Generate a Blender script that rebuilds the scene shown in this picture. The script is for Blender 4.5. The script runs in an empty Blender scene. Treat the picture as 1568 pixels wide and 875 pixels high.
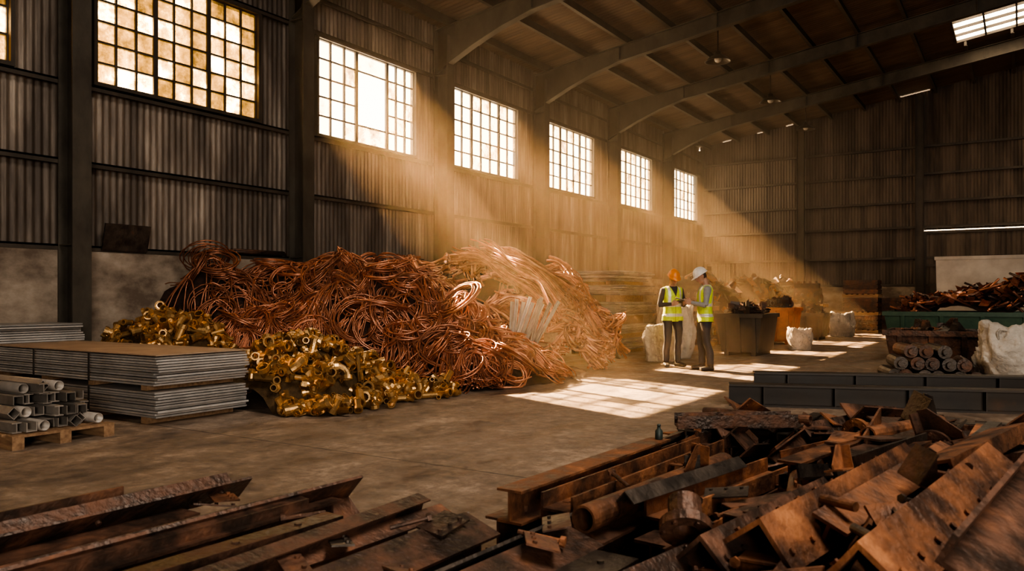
import bpy, math, random, time
from mathutils import Vector, Matrix, noise, Euler
from mathutils.bvhtree import BVHTree
random.seed(7)
S=bpy.context.scene
PI=math.pi
try: S.view_settings.look='AgX - Medium High Contrast'
except Exception: pass
# ------------------------------------------------------------------ materials
def mat(name,c1,c2=None,scale=3,rough=.7,metal=0,bump=.2,stretch=(1,1,1),detail=6,lo=.35,hi=.65,c3=None,rough2=None,island=0):
    m=bpy.data.materials.new(name); m.use_nodes=True
    nt=m.node_tree; N=nt.nodes; L=nt.links
    b=N['Principled BSDF']; b.inputs['Roughness'].default_value=rough; b.inputs['Metallic'].default_value=metal
    if c2 is None: c2=tuple(x*.7 for x in c1)
    tc=N.new('ShaderNodeTexCoord'); mp=N.new('ShaderNodeMapping'); mp.inputs['Scale'].default_value=stretch
    L.new(tc.outputs['Object'],mp.inputs[0])
    n=N.new('ShaderNodeTexNoise'); n.inputs['Scale'].default_value=scale; n.inputs['Detail'].default_value=detail; n.inputs['Roughness'].default_value=.62
    L.new(mp.outputs[0],n.inputs['Vector'])
    r=N.new('ShaderNodeValToRGB'); e=r.color_ramp.elements
    e[0].position=lo; e[0].color=(*c1,1); e[1].position=hi; e[1].color=(*c2,1)
    if c3: 
        q=e.new(min(.99,hi+.12)); q.color=(*c3,1)
    L.new(n.outputs['Fac'],r.inputs[0])
    out=r.outputs[0]
    if island:
        g=N.new('ShaderNodeNewGeometry'); mr=N.new('ShaderNodeMapRange'); mr.inputs[3].default_value=1-island; mr.inputs[4].default_value=1+island*.6
        L.new(g.outputs['Random Per Island'],mr.inputs[0])
        hv=N.new('ShaderNodeHueSaturation'); L.new(mr.outputs[0],hv.inputs['Value']); L.new(out,hv.inputs['Color']); out=hv.outputs[0]
    L.new(out,b.inputs['Base Color'])
    if rough2 is not None:
        mr=N.new('ShaderNodeMapRange'); mr.inputs[1].default_value=lo; mr.inputs[2].default_value=hi; mr.inputs[3].default_value=rough; mr.inputs[4].default_value=rough2
        L.new(n.outputs['Fac'],mr.inputs[0]); L.new(mr.outputs[0],b.inputs['Roughness'])
    if bump:
        n2=N.new('ShaderNodeTexNoise'); n2.inputs['Scale'].default_value=scale*6; n2.inputs['Detail'].default_value=4
        L.new(mp.outputs[0],n2.inputs['Vector'])
        bp=N.new('ShaderNodeBump'); bp.inputs['Strength'].default_value=bump; bp.inputs['Distance'].default_value=.02
        L.new(n2.outputs['Fac'],bp.inputs['Height']); L.new(bp.outputs[0],b.inputs['Normal'])
    return m
M_corr=mat('corrugated_steel',(.066,.050,.039),(.175,.140,.112),1.6,.6,.2,.15,(2.2,2.2,.28),c3=(.33,.28,.23),rough2=.5,lo=.40,hi=.60)
M_corr2=mat('corrugated_steel_far',(.052,.039,.031),(.122,.094,.074),1.2,.65,.2,.15,(2.2,2.2,.28),lo=.4,hi=.6)
M_roof=mat('roof_sheet',(.07,.047,.033),(.14,.097,.067),1.5,.7,.1,.1,(.4,2,1))
M_conc=mat('stained_concrete',(.12,.09,.068),(.31,.255,.20),1.3,.9,0,.5,(1,1,1.6),c3=(.42,.36,.30),lo=.4,hi=.6)
M_steel=mat('painted_steel',(.034,.028,.022),(.068,.055,.043),2,.6,.2,.2,(1,1,.6))
M_colm=mat('column_paint',(.036,.030,.023),(.075,.065,.05),2.3,.6,.1,.2,(1,1,.6))
M_rust=mat('rusty_steel',(.065,.035,.024),(.24,.098,.043),4.5,.45,.4,.6,lo=.38,hi=.58,c3=(.44,.19,.08),rough2=.75,island=.45)
M_rustd=mat('dark_rusty_steel',(.045,.031,.025),(.14,.068,.042),5,.38,.5,.5,rough2=.65,lo=.42,hi=.62,island=.4,c3=(.25,.11,.055))
M_dark=mat('dark_steel',(.036,.032,.030),(.09,.072,.059),5,.32,.65,.35,rough2=.55,island=.3,c3=(.15,.085,.052))
M_beam=mat('dark_girder_steel',(.020,.018,.017),(.048,.038,.031),1.5,.45,.4,.08,(1,1,1),rough2=.6,c3=(.09,.05,.03))
M_alu=mat('aluminium',(.60,.59,.58),(.40,.39,.38),4,.33,.5,.1,rough2=.5,island=.35)
M_alud=mat('dusty_aluminium',(.36,.33,.30),(.20,.18,.16),3,.4,.5,.1,rough2=.6,island=.45)
M_card=mat('cardboard_sheet',(.26,.185,.13),(.38,.28,.20),3,.6,0,.1)
M_wood=mat('pallet_wood',(.17,.095,.05),(.32,.20,.11),4,.8,0,.4,(1,6,6),island=.2)
M_brass=mat('brass',(.70,.44,.19),(.42,.25,.10),9,.27,.85,.1,rough2=.42,island=.45)
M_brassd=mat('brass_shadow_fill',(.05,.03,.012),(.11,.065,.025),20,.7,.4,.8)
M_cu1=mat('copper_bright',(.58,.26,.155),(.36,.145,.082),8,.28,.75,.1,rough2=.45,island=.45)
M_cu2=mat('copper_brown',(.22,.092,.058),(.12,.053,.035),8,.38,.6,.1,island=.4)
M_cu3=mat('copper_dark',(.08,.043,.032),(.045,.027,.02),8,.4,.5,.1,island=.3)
M_cub=mat('cable_black',(.025,.021,.019),(.05,.038,.03),8,.38,.1,.1)
M_cabd=mat('cable_sheath_dark',(.045,.030,.024),(.022,.017,.015),8,.55,.15,.1,island=.4)
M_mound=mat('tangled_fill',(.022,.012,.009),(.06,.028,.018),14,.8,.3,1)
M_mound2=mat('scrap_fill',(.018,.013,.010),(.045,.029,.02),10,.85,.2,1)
M_bag=mat('woven_bag',(.50,.46,.41),(.34,.31,.27),4,.8,0,1)
M_green=mat('green_paint',(.015,.05,.033),(.04,.085,.05),4,.5,.1,.2)
M_bottle=mat('bottle_green',(.02,.035,.033),None,4,.5,0,0)
M_orange=mat('orange_paint',(.50,.15,.04),(.26,.08,.03),4,.5,.1,.2)
M_white=mat('dusty_white_paint',(.62,.58,.52),(.45,.41,.36),2,.6,0,.1)
M_hook=mat('strap_black',(.02,.02,.02),None,3,.5,0,0)

def floor_mat():
    m=bpy.data.materials.new('dusty_floor'); m.use_nodes=True
    nt=m.node_tree; N=nt.nodes; L=nt.links; b=N['Principled BSDF']
    tc=N.new('ShaderNodeTexCoord')
    def nz(scale,stretch=(1,1,1),det=8,ro=.6,rot=0):
        mp=N.new('ShaderNodeMapping'); mp.inputs['Scale'].default_value=stretch; mp.inputs['Rotation'].default_value=(0,0,rot); L.new(tc.outputs['Object'],mp.inputs[0])
        n=N.new('ShaderNodeTexNoise'); n.inputs['Scale'].default_value=scale; n.inputs['Detail'].default_value=det; n.inputs['Roughness'].default_value=ro
        L.new(mp.outputs[0],n.inputs[0]); return n.outputs['Fac']
    a=nz(.6); c=nz(1.9,(1.15,.75,1),9,.72,.25); d=nz(7,(1,1,1),9,.8); e=nz(1.0,(2.2,.5,1),6,.7,.5)
    def mth(op,x,y,z=None):
        q=N.new('ShaderNodeMath'); q.operation=op
        for i,s in enumerate((x,y,z)):
            if s is None: continue
            if isinstance(s,(int,float)): q.inputs[i].default_value=s
            else: L.new(s,q.inputs[i])
        return q.outputs[0]
    mixv=mth('MULTIPLY_ADD',a,.22,mth('MULTIPLY_ADD',c,.34,mth('MULTIPLY_ADD',e,.12,mth('MULTIPLY',d,.32))))
    r=N.new('ShaderNodeValToRGB'); E=r.color_ramp.elements; E[0].position=.425; E[0].color=(.07,.050,.037,1); E[1].position=.58; E[1].color=(.44,.34,.26,1)
    q=E.new(.475); q.color=(.155,.112,.082,1); q=E.new(.52); q.color=(.24,.178,.132,1)
    L.new(mixv,r.inputs[0])
    sp=N.new('ShaderNodeSeparateXYZ'); L.new(tc.outputs['Object'],sp.inputs[0])
    wob=mth('MULTIPLY',c,.03)
    def joint(o,pos,per,w):
        s=mth('SUBTRACT',mth('ADD',o,wob),pos); return mth('LESS_THAN',mth('PINGPONG',s,per/2),w)
    mj=mth('MAXIMUM',joint(sp.outputs[1],4.915,7.0,.011),joint(sp.outputs[0],-1.2,9.0,.010))
    mc=N.new('ShaderNodeMix'); mc.data_type='RGBA'; L.new(mth('MULTIPLY',mj,.85),mc.inputs[0]); L.new(r.outputs[0],mc.inputs[6]); mc.inputs[7].default_value=(.03,.02,.014,1)
    L.new(mc.outputs[2],b.inputs['Base Color'])
    rr=N.new('ShaderNodeMapRange'); rr.inputs[1].default_value=.4; rr.inputs[2].default_value=.6; rr.inputs[3].default_value=.28; rr.inputs[4].default_value=.75; L.new(c,rr.inputs[0]); L.new(rr.outputs[0],b.inputs['Roughness'])
    bp=N.new('ShaderNodeBump'); bp.inputs['Strength'].default_value=.9; bp.inputs['Distance'].default_value=.045
    L.new(mth('ADD',c,d),bp.inputs['Height']); L.new(bp.outputs[0],b.inputs['Normal'])
    return m
def glass_mat(name,dirty):
    m=bpy.data.materials.new(name); m.use_nodes=True
    nt=m.node_tree; N=nt.nodes; L=nt.links; N.remove(N['Principled BSDF']); out=N['Material Output']
    tc=N.new('ShaderNodeTexCoord'); n=N.new('ShaderNodeTexNoise'); n.inputs['Scale'].default_value=3.2; n.inputs['Detail'].default_value=8; n.inputs['Roughness'].default_value=.72; L.new(tc.outputs['Object'],n.inputs[0])
    g=N.new('ShaderNodeNewGeometry')
    a=N.new('ShaderNodeMath'); a.operation='MULTIPLY_ADD'; a.inputs[1].default_value=.45; L.new(g.outputs['Random Per Island'],a.inputs[0]); L.new(n.outputs['Fac'],a.inputs[2])
    tr=N.new('ShaderNodeBsdfTranslucent')
    cr=N.new('ShaderNodeValToRGB'); E=cr.color_ramp.elements
    if dirty:
        E[0].position=.44; E[0].color=(.014,.010,.003,1); E[1].position=.94; E[1].color=(.75,.66,.46,1)
        for p,c in((.57,(.042,.028,.008)),(.70,(.085,.056,.018)),(.83,(.20,.15,.065))): q=E.new(p); q.color=(*c,1)
    else:
        E[0].position=.42; E[0].color=(.05,.03,.009,1); E[1].position=.62; E[1].color=(.35,.25,.12,1)
    L.new(a.outputs[0],cr.inputs[0]); L.new(cr.outputs[0],tr.inputs[0])
    if dirty: L.new(tr.outputs[0],out.inputs[0]); return m
    r=N.new('ShaderNodeValToRGB'); r.color_ramp.elements[0].position=.50; r.color_ramp.elements[0].color=(.9,.9,.9,1); r.color_ramp.elements[1].position=.66; r.color_ramp.elements[1].color=(.12,.12,.12,1)
    L.new(a.outputs[0],r.inputs[0])
    t=N.new('ShaderNodeBsdfTransparent'); t.inputs[0].default_value=(1,.95,.86,1)
    mx=N.new('ShaderNodeMixShader'); L.new(r.outputs[0],mx.inputs[0]); L.new(t.outputs[0],mx.inputs[1]); L.new(tr.outputs[0],mx.inputs[2]); L.new(mx.outputs[0],out.inputs[0])
    return m
M_floor=floor_mat()
M_glass=glass_mat('window_glass',False)
M_glassd=glass_mat('dirty_amber_glass',True)
# ------------------------------------------------------------------ mesh builder
class MB:
    def __init__(s): s.v=[];s.f=[];s.m=[];s.s=[]
    def add(s,vf,mi=0,M=None,smooth=False,floor=False):
        v,f=vf
        if M is not None: v=[M@Vector(p) for p in v]
        else: v=[Vector(p) for p in v]
        if floor:
            mz=min(p.z for p in v)
            if mz<.006: v=[p+Vector((0,0,.006-mz)) for p in v]
        o=len(s.v); s.v+=v
        s.f+=[tuple(i+o for i in q) for q in f]; s.m+=[mi]*len(f); s.s+=[smooth]*len(f)
    def obj(s,name,mats,parent=None,loc=(0,0,0)):
        me=bpy.data.meshes.new(name); me.from_pydata([tuple(p) for p in s.v],[],s.f); me.update()
        for m in mats: me.materials.append(m)
        me.polygons.foreach_set('material_index',s.m); me.polygons.foreach_set('use_smooth',s.s)
        o=bpy.data.objects.new(name,me); S.collection.objects.link(o); o.location=loc
        if parent: o.parent=parent
        return o
def empty(name,loc=(0,0,0)):
    o=bpy.data.objects.new(name,None); S.collection.objects.link(o); o.location=loc; o.empty_display_size=.2; return o
def T(x,y,z): return Matrix.Translation((x,y,z))
def R(rx=0,ry=0,rz=0): return Euler((rx,ry,rz)).to_matrix().to_4x4()
def box(sx,sy,sz,c=(0,0,0)):
    x,y,z=sx/2,sy/2,sz/2; cx,cy,cz=c
    v=[(cx+a*x,cy+b*y,cz+d*z) for a in(-1,1) for b in(-1,1) for d in(-1,1)]
    return v,[(0,1,3,2),(4,6,7,5),(0,4,5,1),(2,3,7,6),(0,2,6,4),(1,5,7,3)]
def bx(x0,x1,y0,y1,z0,z1): return box(x1-x0,y1-y0,z1-z0,((x0+x1)/2,(y0+y1)/2,(z0+z1)/2))
def prism(poly,L):
    n=len(poly); v=[(x,-L/2,z) for x,z in poly]+[(x,L/2,z) for x,z in poly]
    f=[tuple(range(n)),tuple(range(2*n-1,n-1,-1))]+[(i,i+n,(i+1)%n+n,(i+1)%n) for i in range(n)]
    return v,f
def p_I(w,h,t=.012):
    a,b=w/2,h/2; return [(-a,-b),(a,-b),(a,-b+t),(t/2,-b+t),(t/2,b-t),(a,b-t),(a,b),(-a,b),(-a,b-t),(-t/2,b-t),(-t/2,-b+t),(-a,-b+t)]
def p_C(w,h,t=.012):
    a,b=w/2,h/2; return [(-a,-b),(a,-b),(a,b),(a-t,b),(a-t,-b+t),(-a+t,-b+t),(-a+t,b),(-a,b)]
def p_L(a,t=.012): return [(0,0),(a,0),(a,t),(t,t),(t,a),(0,a)]
def frames(path):
    P=[Vector(p) for p in path]; n=len(P); ts=[]
    for i in range(n):
        t=(P[min(i+1,n-1)]-P[max(i-1,0)]); ts.append(t.normalized() if t.length>1e-9 else Vector((0,0,1)))
    u=ts[0].orthogonal().normalized(); out=[]
    for i in range(n):
        u=(u-ts[i]*u.dot(ts[i]))
        u=u.normalized() if u.length>1e-6 else ts[i].orthogonal().normalized()
        out.append((P[i],u,ts[i].cross(u)))
    return out
def sweep(path,r,n=8,inner=None,cap=True):
    fr=frames(path); k=len(fr); rr=r if isinstance(r,(list,tuple)) else [r]*k
    v=[];f=[]
    for (p,a,b),q in zip(fr,rr):
        for j in range(n):
            t=2*PI*j/n; v.append(p+(a*math.cos(t)+b*math.sin(t))*q)
    for i in range(k-1):
        for j in range(n): f.append((i*n+j,i*n+(j+1)%n,(i+1)*n+(j+1)%n,(i+1)*n+j))
    if inner:
        o=len(v)
        for (p,a,b),q in zip(fr,rr):
            for j in range(n):
                t=2*PI*j/n; v.append(p+(a*math.cos(t)+b*math.sin(t))*q*inner)
        for i in range(k-1):
            for j in range(n): f.append((o+i*n+j,o+(i+1)*n+j,o+(i+1)*n+(j+1)%n,o+i*n+(j+1)%n))
        for j in range(n):
            f.append((j,o+j,o+(j+1)%n,(j+1)%n)); e=(k-1)*n
            f.append((e+j,e+(j+1)%n,o+e+(j+1)%n,o+e+j))
    elif cap:
        f.append(tuple(range(n-1,-1,-1))); f.append(tuple(range((k-1)*n,k*n)))
    return v,f
def pipe(r,L,n=12,inner=.8): return sweep([(0,-L/2,0),(0,L/2,0)],r,n,inner)
def ellip(rx,ry,rz,c=(0,0,0),nu=12,nv=8):
    v=[(c[0],c[1],c[2]-rz)];f=[]
    for i in range(1,nv):
        ph=-PI/2+PI*i/nv
        for j in range(nu):
            t=2*PI*j/nu; v.append((c[0]+rx*math.cos(ph)*math.cos(t),c[1]+ry*math.cos(ph)*math.sin(t),c[2]+rz*math.sin(ph)))
    v.append((c[0],c[1],c[2]+rz)); e=len(v)-1
    for j in range(nu): f.append((0,1+(j+1)%nu,1+j))
    for i in range(nv-2):
        for j in range(nu):
            a=1+i*nu; f.append((a+j,a+(j+1)%nu,a+nu+(j+1)%nu,a+nu+j))
    a=1+(nv-2)*nu
    for j in range(nu): f.append((a+j,a+(j+1)%nu,e))
    return v,f
# ------------------------------------------------------------------ room shell
WX=-12.0; YE=34.3; YB=-8.0; XR=16.0; RIDGE=2.0
def roofz(x): return 7.8+.147*((x+12) if x<=RIDGE else (2*RIDGE+12-x))
cols=[-7.4,-2.9,1.75,6.43,10.8,15.3,19.9,24.8,29.75]
wins=[(-2.0,1.0),(2.6,5.65),(6.9,9.95),(11.46,14.5),(16.0,18.97),(20.7,23.7),(25.5,28.6),(30.5,33.6)]
WZ0,WZ1=4.59,6.53
def corr(u0,u1,rows,holes,top=None,p=.115,a=.017,step=5):
    us=set([u0,u1]); k=int((u1-u0)/p*step)
    for i in range(k+1): us.add(round(u0+i*p/step,5))
    for h in holes: us.add(h[0]); us.add(h[1])
    us=sorted(us); v=[];f=[]; nr=len(rows)+1
    for u in us:
        o=a*math.sin(2*PI*u/p)
        for z in rows: v.append((u,o,z))
        v.append((u,o,top(u) if top else rows[-1]+.01))
    for i in range(len(us)-1):
        um=(us[i]+us[i+1])/2
        for j in range(nr-1):
            z0=v[i*nr+j][2]; z1=v[i*nr+j+1][2]; zm=(z0+z1)/2
            if any(h[0]<um<h[1] and h[2]<zm<h[3] for h in holes): continue
            f.append((i*nr+j,(i+1)*nr+j,(i+1)*nr+j+1,i*nr+j+1))
    return v,f
mb=MB(); mb.add(bx(WX-.3,XR+.3,YB-.3,YE+.3,-.2,0)); mb.obj('floor',[M_floor])
mb=MB()
holes=[(a,b,WZ0,WZ1) for a,b in wins]
RZ=Matrix(((0,1,0,WX-.05),(1,0,0,0),(0,0,1,0),(0,0,0,1)))
mb.add(corr(YB,YE,[1.98,3.35,WZ0,WZ1],holes,top=lambda u:7.95),0,RZ,True)
mb.add(bx(WX-.25,WX+.12,YB,YE,0,2.0),1)
mb.obj('wall_left',[M_corr,M_conc])
def endtop(x):
    z=roofz(x)
    if -4.1<x<-2.95: return z+.085
    if -11.0<x<-10.6 or -9.5<x<-9.25 or -8.3<x<-8.0: return z+.08
    return z+.15
mb=MB()
mb.add(corr(WX,XR,[1.68,3.83,3.855,6.0],[(-3.15,.95,3.83,3.855)],top=endtop),0,T(0,YE+.05,0),True)
mb.add(bx(WX,-3.15,YE-.12,YE+.25,0,1.7),1); mb.add(bx(.95,XR,YE-.12,YE+.25,0,1.7),1)
mb.add(bx(-3.15,.95,YE+.02,YE+.06,0,1.7),0)
mb.obj('wall_end',[M_corr2,M_conc])
mb=MB(); mb.add(corr(YB,YE,[0,4],[],top=lambda u:7.95),0,Matrix(((0,1,0,XR+.05),(1,0,0,0),(0,0,1,0),(0,0,0,1))),True); mb.obj('wall_right',[M_corr])
mb=MB(); mb.add(corr(WX,XR,[0,4],[],top=lambda x:roofz(x)+.15),0,T(0,YB-.05,0),True); mb.obj('wall_back',[M_corr])
mb=MB()
mb.add(corr(-3.1,.9,[.03,2],[],top=lambda u:3.78,p=.16),0,T(0,YE-.1,0),True)
for x in(-3.1,-1.1,.9): mb.add(box(.09,.06,3.75,(x,YE-.16,1.9)),1)
for z in(.1,1.3,2.5,3.75): mb.add(box(4.1,.05,.08,(-1.1,YE-.16,z)),1)
mb.obj('door_1',[M_corr2,M_steel])
mb=MB(); SK=(-1.75,1.5,25.5,29.0)
def roofsheet():
    p=.16;step=4; ys=set([YB-.3,YE+.4,SK[2],SK[3]])
    k=int((YE+.7-YB)/p*step)
    for i in range(k): ys.add(round(YB-.3+i*p/step,5))
    ys=sorted(ys); xs=[WX-.5,-7,SK[0],SK[1],RIDGE,9,XR+.5]; v=[];f=[];n=len(xs)
    for y in ys:
        o=.018*math.sin(2*PI*y/p)
        for x in xs: v.append((x,y,roofz(x)+.12+o))
    for i in range(len(ys)-1):
        ym=(ys[i]+ys[i+1])/2
        for j in range(n-1):
            xm=(xs[j]+xs[j+1])/2
            if SK[0]<xm<SK[1] and SK[2]<ym<SK[3]: continue
            f.append((i*n+j,i*n+j+1,(i+1)*n+j+1,(i+1)*n+j))
    return v,f
mb.add(roofsheet(),0,None,True)
mb.obj('ceiling',[M_roof])
mb=MB()
for i in range(5):
    x=SK[0]+(SK[1]-SK[0])*i/4; mb.add(bx(x-.025,x+.025,SK[2],SK[3],roofz(x)+.06,roofz(x)+.14))
for i in range(6):
    y=SK[2]+(SK[3]-SK[2])*i/5; x0,x1=SK[0],SK[1]
    mb.add(([(x0,y-.025,roofz(x0)+.05),(x1,y-.025,roofz(x1)+.05),(x1,y+.025,roofz(x1)+.05),(x0,y+.025,roofz(x0)+.05),(x0,y-.025,roofz(x0)+.13),(x1,y-.025,roofz(x1)+.13),(x1,y+.025,roofz(x1)+.13),(x0,y+.025,roofz(x0)+.13)],[(0,3,2,1),(4,5,6,7),(0,1,5,4),(2,3,7,6),(1,2,6,5),(3,0,4,7)]))
mb.obj('skylight_frame',[M_steel])
mb=MB()
x=WX+.5
while x<XR-.3:
    if abs(x-RIDGE)>.2:
        z=roofz(x)
        segs=[(YB,YE)]
        if SK[0]<x<SK[1]: segs=[(YB,SK[2]),(SK[3],YE)]
        for a,b in segs:
            mb.add(bx(x-.035,x+.035,a,b,z-.1,z+.09)); mb.add(bx(x-.035,x+.06,a,b,z-.105,z-.09))
    x+=1.25
mb.obj('roof_purlins',[M_steel])
def strip(mb,pts,y0,y1,mi=0):
    v=[];f=[]
    for x,zt,zb in pts: v+=[(x,y0,zt),(x,y1,zt),(x,y1,zb),(x,y0,zb)]
    for i in range(len(pts)-1):
        o=i*4
        for j in range(4): f.append((o+j,o+4+j,o+4+(j+1)%4,o+(j+1)%4))
    f.append((0,1,2,3)); o=(len(pts)-1)*4; f.append((o+3,o+2,o+1,o)); mb.add((v,f),mi)
for k,y in enumerate(cols):
    mb=MB()
    for sgn in(0,1):
        fx=(lambda x:x) if sgn==0 else (lambda x:2*RIDGE-x)
        xs=[-11.9,-11.4,-10.8,-10,-9.2,-4,0,RIDGE]
        ha=[1.05,.86,.68,.5,.40,.38,.38,.44]
        top=[(fx(x),roofz(x)-.1,roofz(x)-.12) for x in xs]; web=[(fx(x),roofz(x)-.12,roofz(x)-.1-h) for x,h in zip(xs,ha)]; bot=[(fx(x),roofz(x)-.1-h,roofz(x)-.125-h) for x,h in zip(xs,ha)]
        strip(mb,top,y-.1,y+.1); strip(mb,web,y-.01,y+.01); strip(mb,bot,y-.1,y+.1)
        for x in(-9.2,-6.5,-4,-1): mb.add(bx(fx(x)-.01,fx(x)+.01,y-.09,y+.09,roofz(x)-.46,roofz(x)-.12))
        cx=fx(-11.68); mb.add(bx(cx-.2,cx-.175,y-.14,y+.14,0,7.7)); mb.add(bx(cx+.175,cx+.2,y-.14,y+.14,0,7.55)); mb.add(bx(cx-.18,cx+.18,y-.01,y+.01,0,7.6))
        mb.add(bx(cx-.24,cx+.24,y-.2,y+.2,0,.03))
        for z in(2.05,6.6): mb.add(bx(cx-.18,cx+.18,y-.13,y+.13,z,z+.02))
    mb.obj('portal_frame',[M_colm])
mb=MB()
for x in(-11.9,-7.65,-3.28,1.05,5.4,9.75):
    mb.add(prism(p_I(.2,.3,.02),roofz(x)-.1),0,T(x,YE-.25,(roofz(x)-.1)/2)@R(PI/2,0,0)@R(0,PI/2,0))
mb.obj('trim_1',[M_steel])
mb=MB()
for z in(1.76,2.8,3.98,4.95,6.0,7.05):
    for a,b in((-11.8,-7.75),(-7.55,-3.38),(-3.18,.95),(1.15,XR)): mb.add(bx(a,b,YE-.14,YE-.02,z-.04,z+.04))
mb.obj('trim_2',[M_steel])
mb=MB()
for z in(2.06,3.33,WZ0-.09,WZ1+.09,7.3):
    mb.add(bx(WX-.02,WX+.13,YB,YE,z-.015,z+.015)); mb.add(bx(WX+.1,WX+.13,YB,YE,z-.07,z+.015))
mb.obj('trim_3',[M_steel])
for wi,(a,b) in enumerate(wins):
    W=b-a;H=WZ1-WZ0
    mb=MB(); e=empty('window_%d'%(wi+1),(WX+.02,a,WZ0))
    if wi==2: us=[i/9 for i in range(10)]; th={3,6}; vs=[i/6 for i in range(7)]
    elif wi==3: us=[0,.13,.26,.38,.70,.80,.9,1]; th={3,4}; vs=[0,.2,.4,.6,.8,1]
    else: us=[i/7 for i in range(8)]; th={2,5}; vs=[i/5 for i in range(6)]
    for i,u in enumerate(us):
        w=.04 if (i in th) else .017
        lo_,hi_=0,H
        mb.add(bx(-.025,.025,u*W-w,u*W+w,lo_,hi_))
    for j,v_ in enumerate(vs):
        if wi==3 and j in(2,3):
            mb.add(bx(-.02,.02,0,us[3]*W,v_*H-.015,v_*H+.015)); mb.add(bx(-.02,.02,us[4]*W,W,v_*H-.015,v_*H+.015))
        else: mb.add(bx(-.02,.02,0,W,v_*H-.015,v_*H+.015))
    for s_ in((-.06,0.0),(W,W+.06)): mb.add(bx(-.08,.1,s_[0],s_[1],-.06,H+.06))
    for s_ in((-.06,0.0),(H,H+.06)): mb.add(bx(-.08,.1,0,W,s_[0],s_[1]))
    mb.obj('frame',[M_steel],e)
    mb=MB(); rnd=random.Random(wi)
    for i in range(len(us)-1):
        for j in range(len(vs)-1):
            if wi==3 and i==3 and j in(1,2,3): continue
            if wi>2 and rnd.random()<.14: continue
            mb.add(([(0,us[i]*W,vs[j]*H),(0,us[i+1]*W,vs[j]*H),(0,us[i+1]*W,vs[j+1]*H),(0,us[i]*W,vs[j+1]*H)],[(0,1,2,3)]))
    mb.obj('panes',[M_glassd if wi<=2 else M_glass],e)
    ld=bpy.data.lights.new('window_portal','AREA'); ld.shape='RECTANGLE'; ld.size=W; ld.size_y=H; ld.cycles.is_portal=True
    lo=bpy.data.objects.new('portal',ld); S.collection.objects.link(lo); lo.parent=e; lo.location=(-.12,W/2,H/2); lo.rotation_euler=Vector((1,0,0)).to_track_quat('-Z','Z').to_euler()
for y in(21.0,26.3,31.3):
    mb=MB(); prof=[(.03,.22),(.05,.2),(.06,.14),(.13,.1),(.2,.02),(.22,0)]
    mb.add(sweep([(0,0,z) for r,z in prof],[r for r,z in prof],16,.93),0,None,True)
    mb.add(ellip(.06,.06,.07,(0,0,.05)),1,None,True); mb.add(sweep([(0,0,.2),(0,0,(roofz(-6.85)-7.55)/1.3)],.012,6),0)
    o=mb.obj('pendant_lamp',[M_dark,M_white],None,(-6.85,y,7.6)); o.scale=(1.6,1.6,1.3)
# ------------------------------------------------------------------ height fields
class HF:
    def __init__(s,pts,seed=0,amp=.1,fr=1.6): s.p=pts; s.seed=seed; s.amp=amp; s.fr=fr
    def h(s,x,y):
        a=b=0
        for px,py,pz in s.p:
            w=1/((x-px)**2+(y-py)**2+.03)**2; a+=w*pz; b+=w
        z=a/b
        if z>.05: z+=s.amp*min(1,z*2)*noise.noise((x*s.fr,y*s.fr,s.seed))
        return max(z,0)
    def n(s,x,y):
        e=.08; return Vector((s.h(x-e,y)-s.h(x+e,y),s.h(x,y-e)-s.h(x,y+e),2*e)).normalized()
    def mound(s,x0,x1,y0,y1,st=.1,lower=.05):
        nx=int((x1-x0)/st)+1; ny=int((y1-y0)/st)+1; v=[];f=[];H=[]
        for i in range(nx):
            for j in range(ny):
                x=x0+i*st;y=y0+j*st;z=s.h(x,y)-lower; H.append(z)
                v.append((x,y,max(.004,z+.04*noise.noise((x*6,y*6,3)))))
        for i in range(nx-1):
            for j in range(ny-1):
                q=(i*ny+j,(i+1)*ny+j,(i+1)*ny+j+1,i*ny+j+1)
                if max(H[k] for k in q)>.02: f.append(q)
        return v,f
def inpoly(x,y,P):
    c=False;n=len(P)
    for i in range(n):
        x1,y1=P[i];x2,y2=P[(i+1)%n]
        if (y1>y)!=(y2>y) and x<(x2-x1)*(y-y1)/(y2-y1)+x1: c=not c
    return c
def curve_obj(name,splines,bev,mats,parent,res=1):
    cu=bpy.data.curves.new(name,'CURVE'); cu.dimensions='3D'; cu.bevel_depth=bev; cu.bevel_resolution=res; cu.use_fill_caps=True
    for pts,mi,rad in splines:
        sp=cu.splines.new('POLY'); sp.points.add(len(pts)-1)
        sp.points.foreach_set('co',[c for p in pts for c in (p[0],p[1],p[2],1)])
        sp.points.foreach_set('radius',[rad]*len(pts))
        sp.material_index=mi; sp.use_smooth=True
    for m in mats: cu.materials.append(m)
    tmp=bpy.data.objects.new(name+'_tmp',cu); S.collection.objects.link(tmp)
    dg=bpy.context.evaluated_depsgraph_get(); me=bpy.data.meshes.new_from_object(tmp.evaluated_get(dg))
    bpy.data.objects.remove(tmp); me.name=name
    o=bpy.data.objects.new(name,me); S.collection.objects.link(o)
    if parent: o.parent=parent
    return o
CU=[M_cu1,M_cu2,M_cu3,M_cub]
def coil(c,n,rad,turns,rnd,rz=.05):
    a=n.orthogonal().normalized(); b=n.cross(a); pts=[]; seg=18; ph=rnd.random()*6.3; e=rnd.uniform(.7,1.1)
    for i in range(int(turns*seg)):
        t=2*PI*i/seg+ph; k=i/seg
        r=rad*(1+.12*math.sin(k*2.1+ph)); o=n*(rz*math.sin(k*1.7+ph*2)+rz*.5*math.sin(t+ph+k))
        sh=a*(.08*rad*math.sin(k*1.3))+b*(.08*rad*math.cos(k*.9))
        p=c+a*math.cos(t)*r+b*math.sin(t)*r*e+o+sh
        if p.z<.014: p.z=.014+rnd.random()*.01
        if p.x<-11.83: p.x=-11.83+rnd.random()*.01
        pts.append(p)
    return pts
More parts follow.
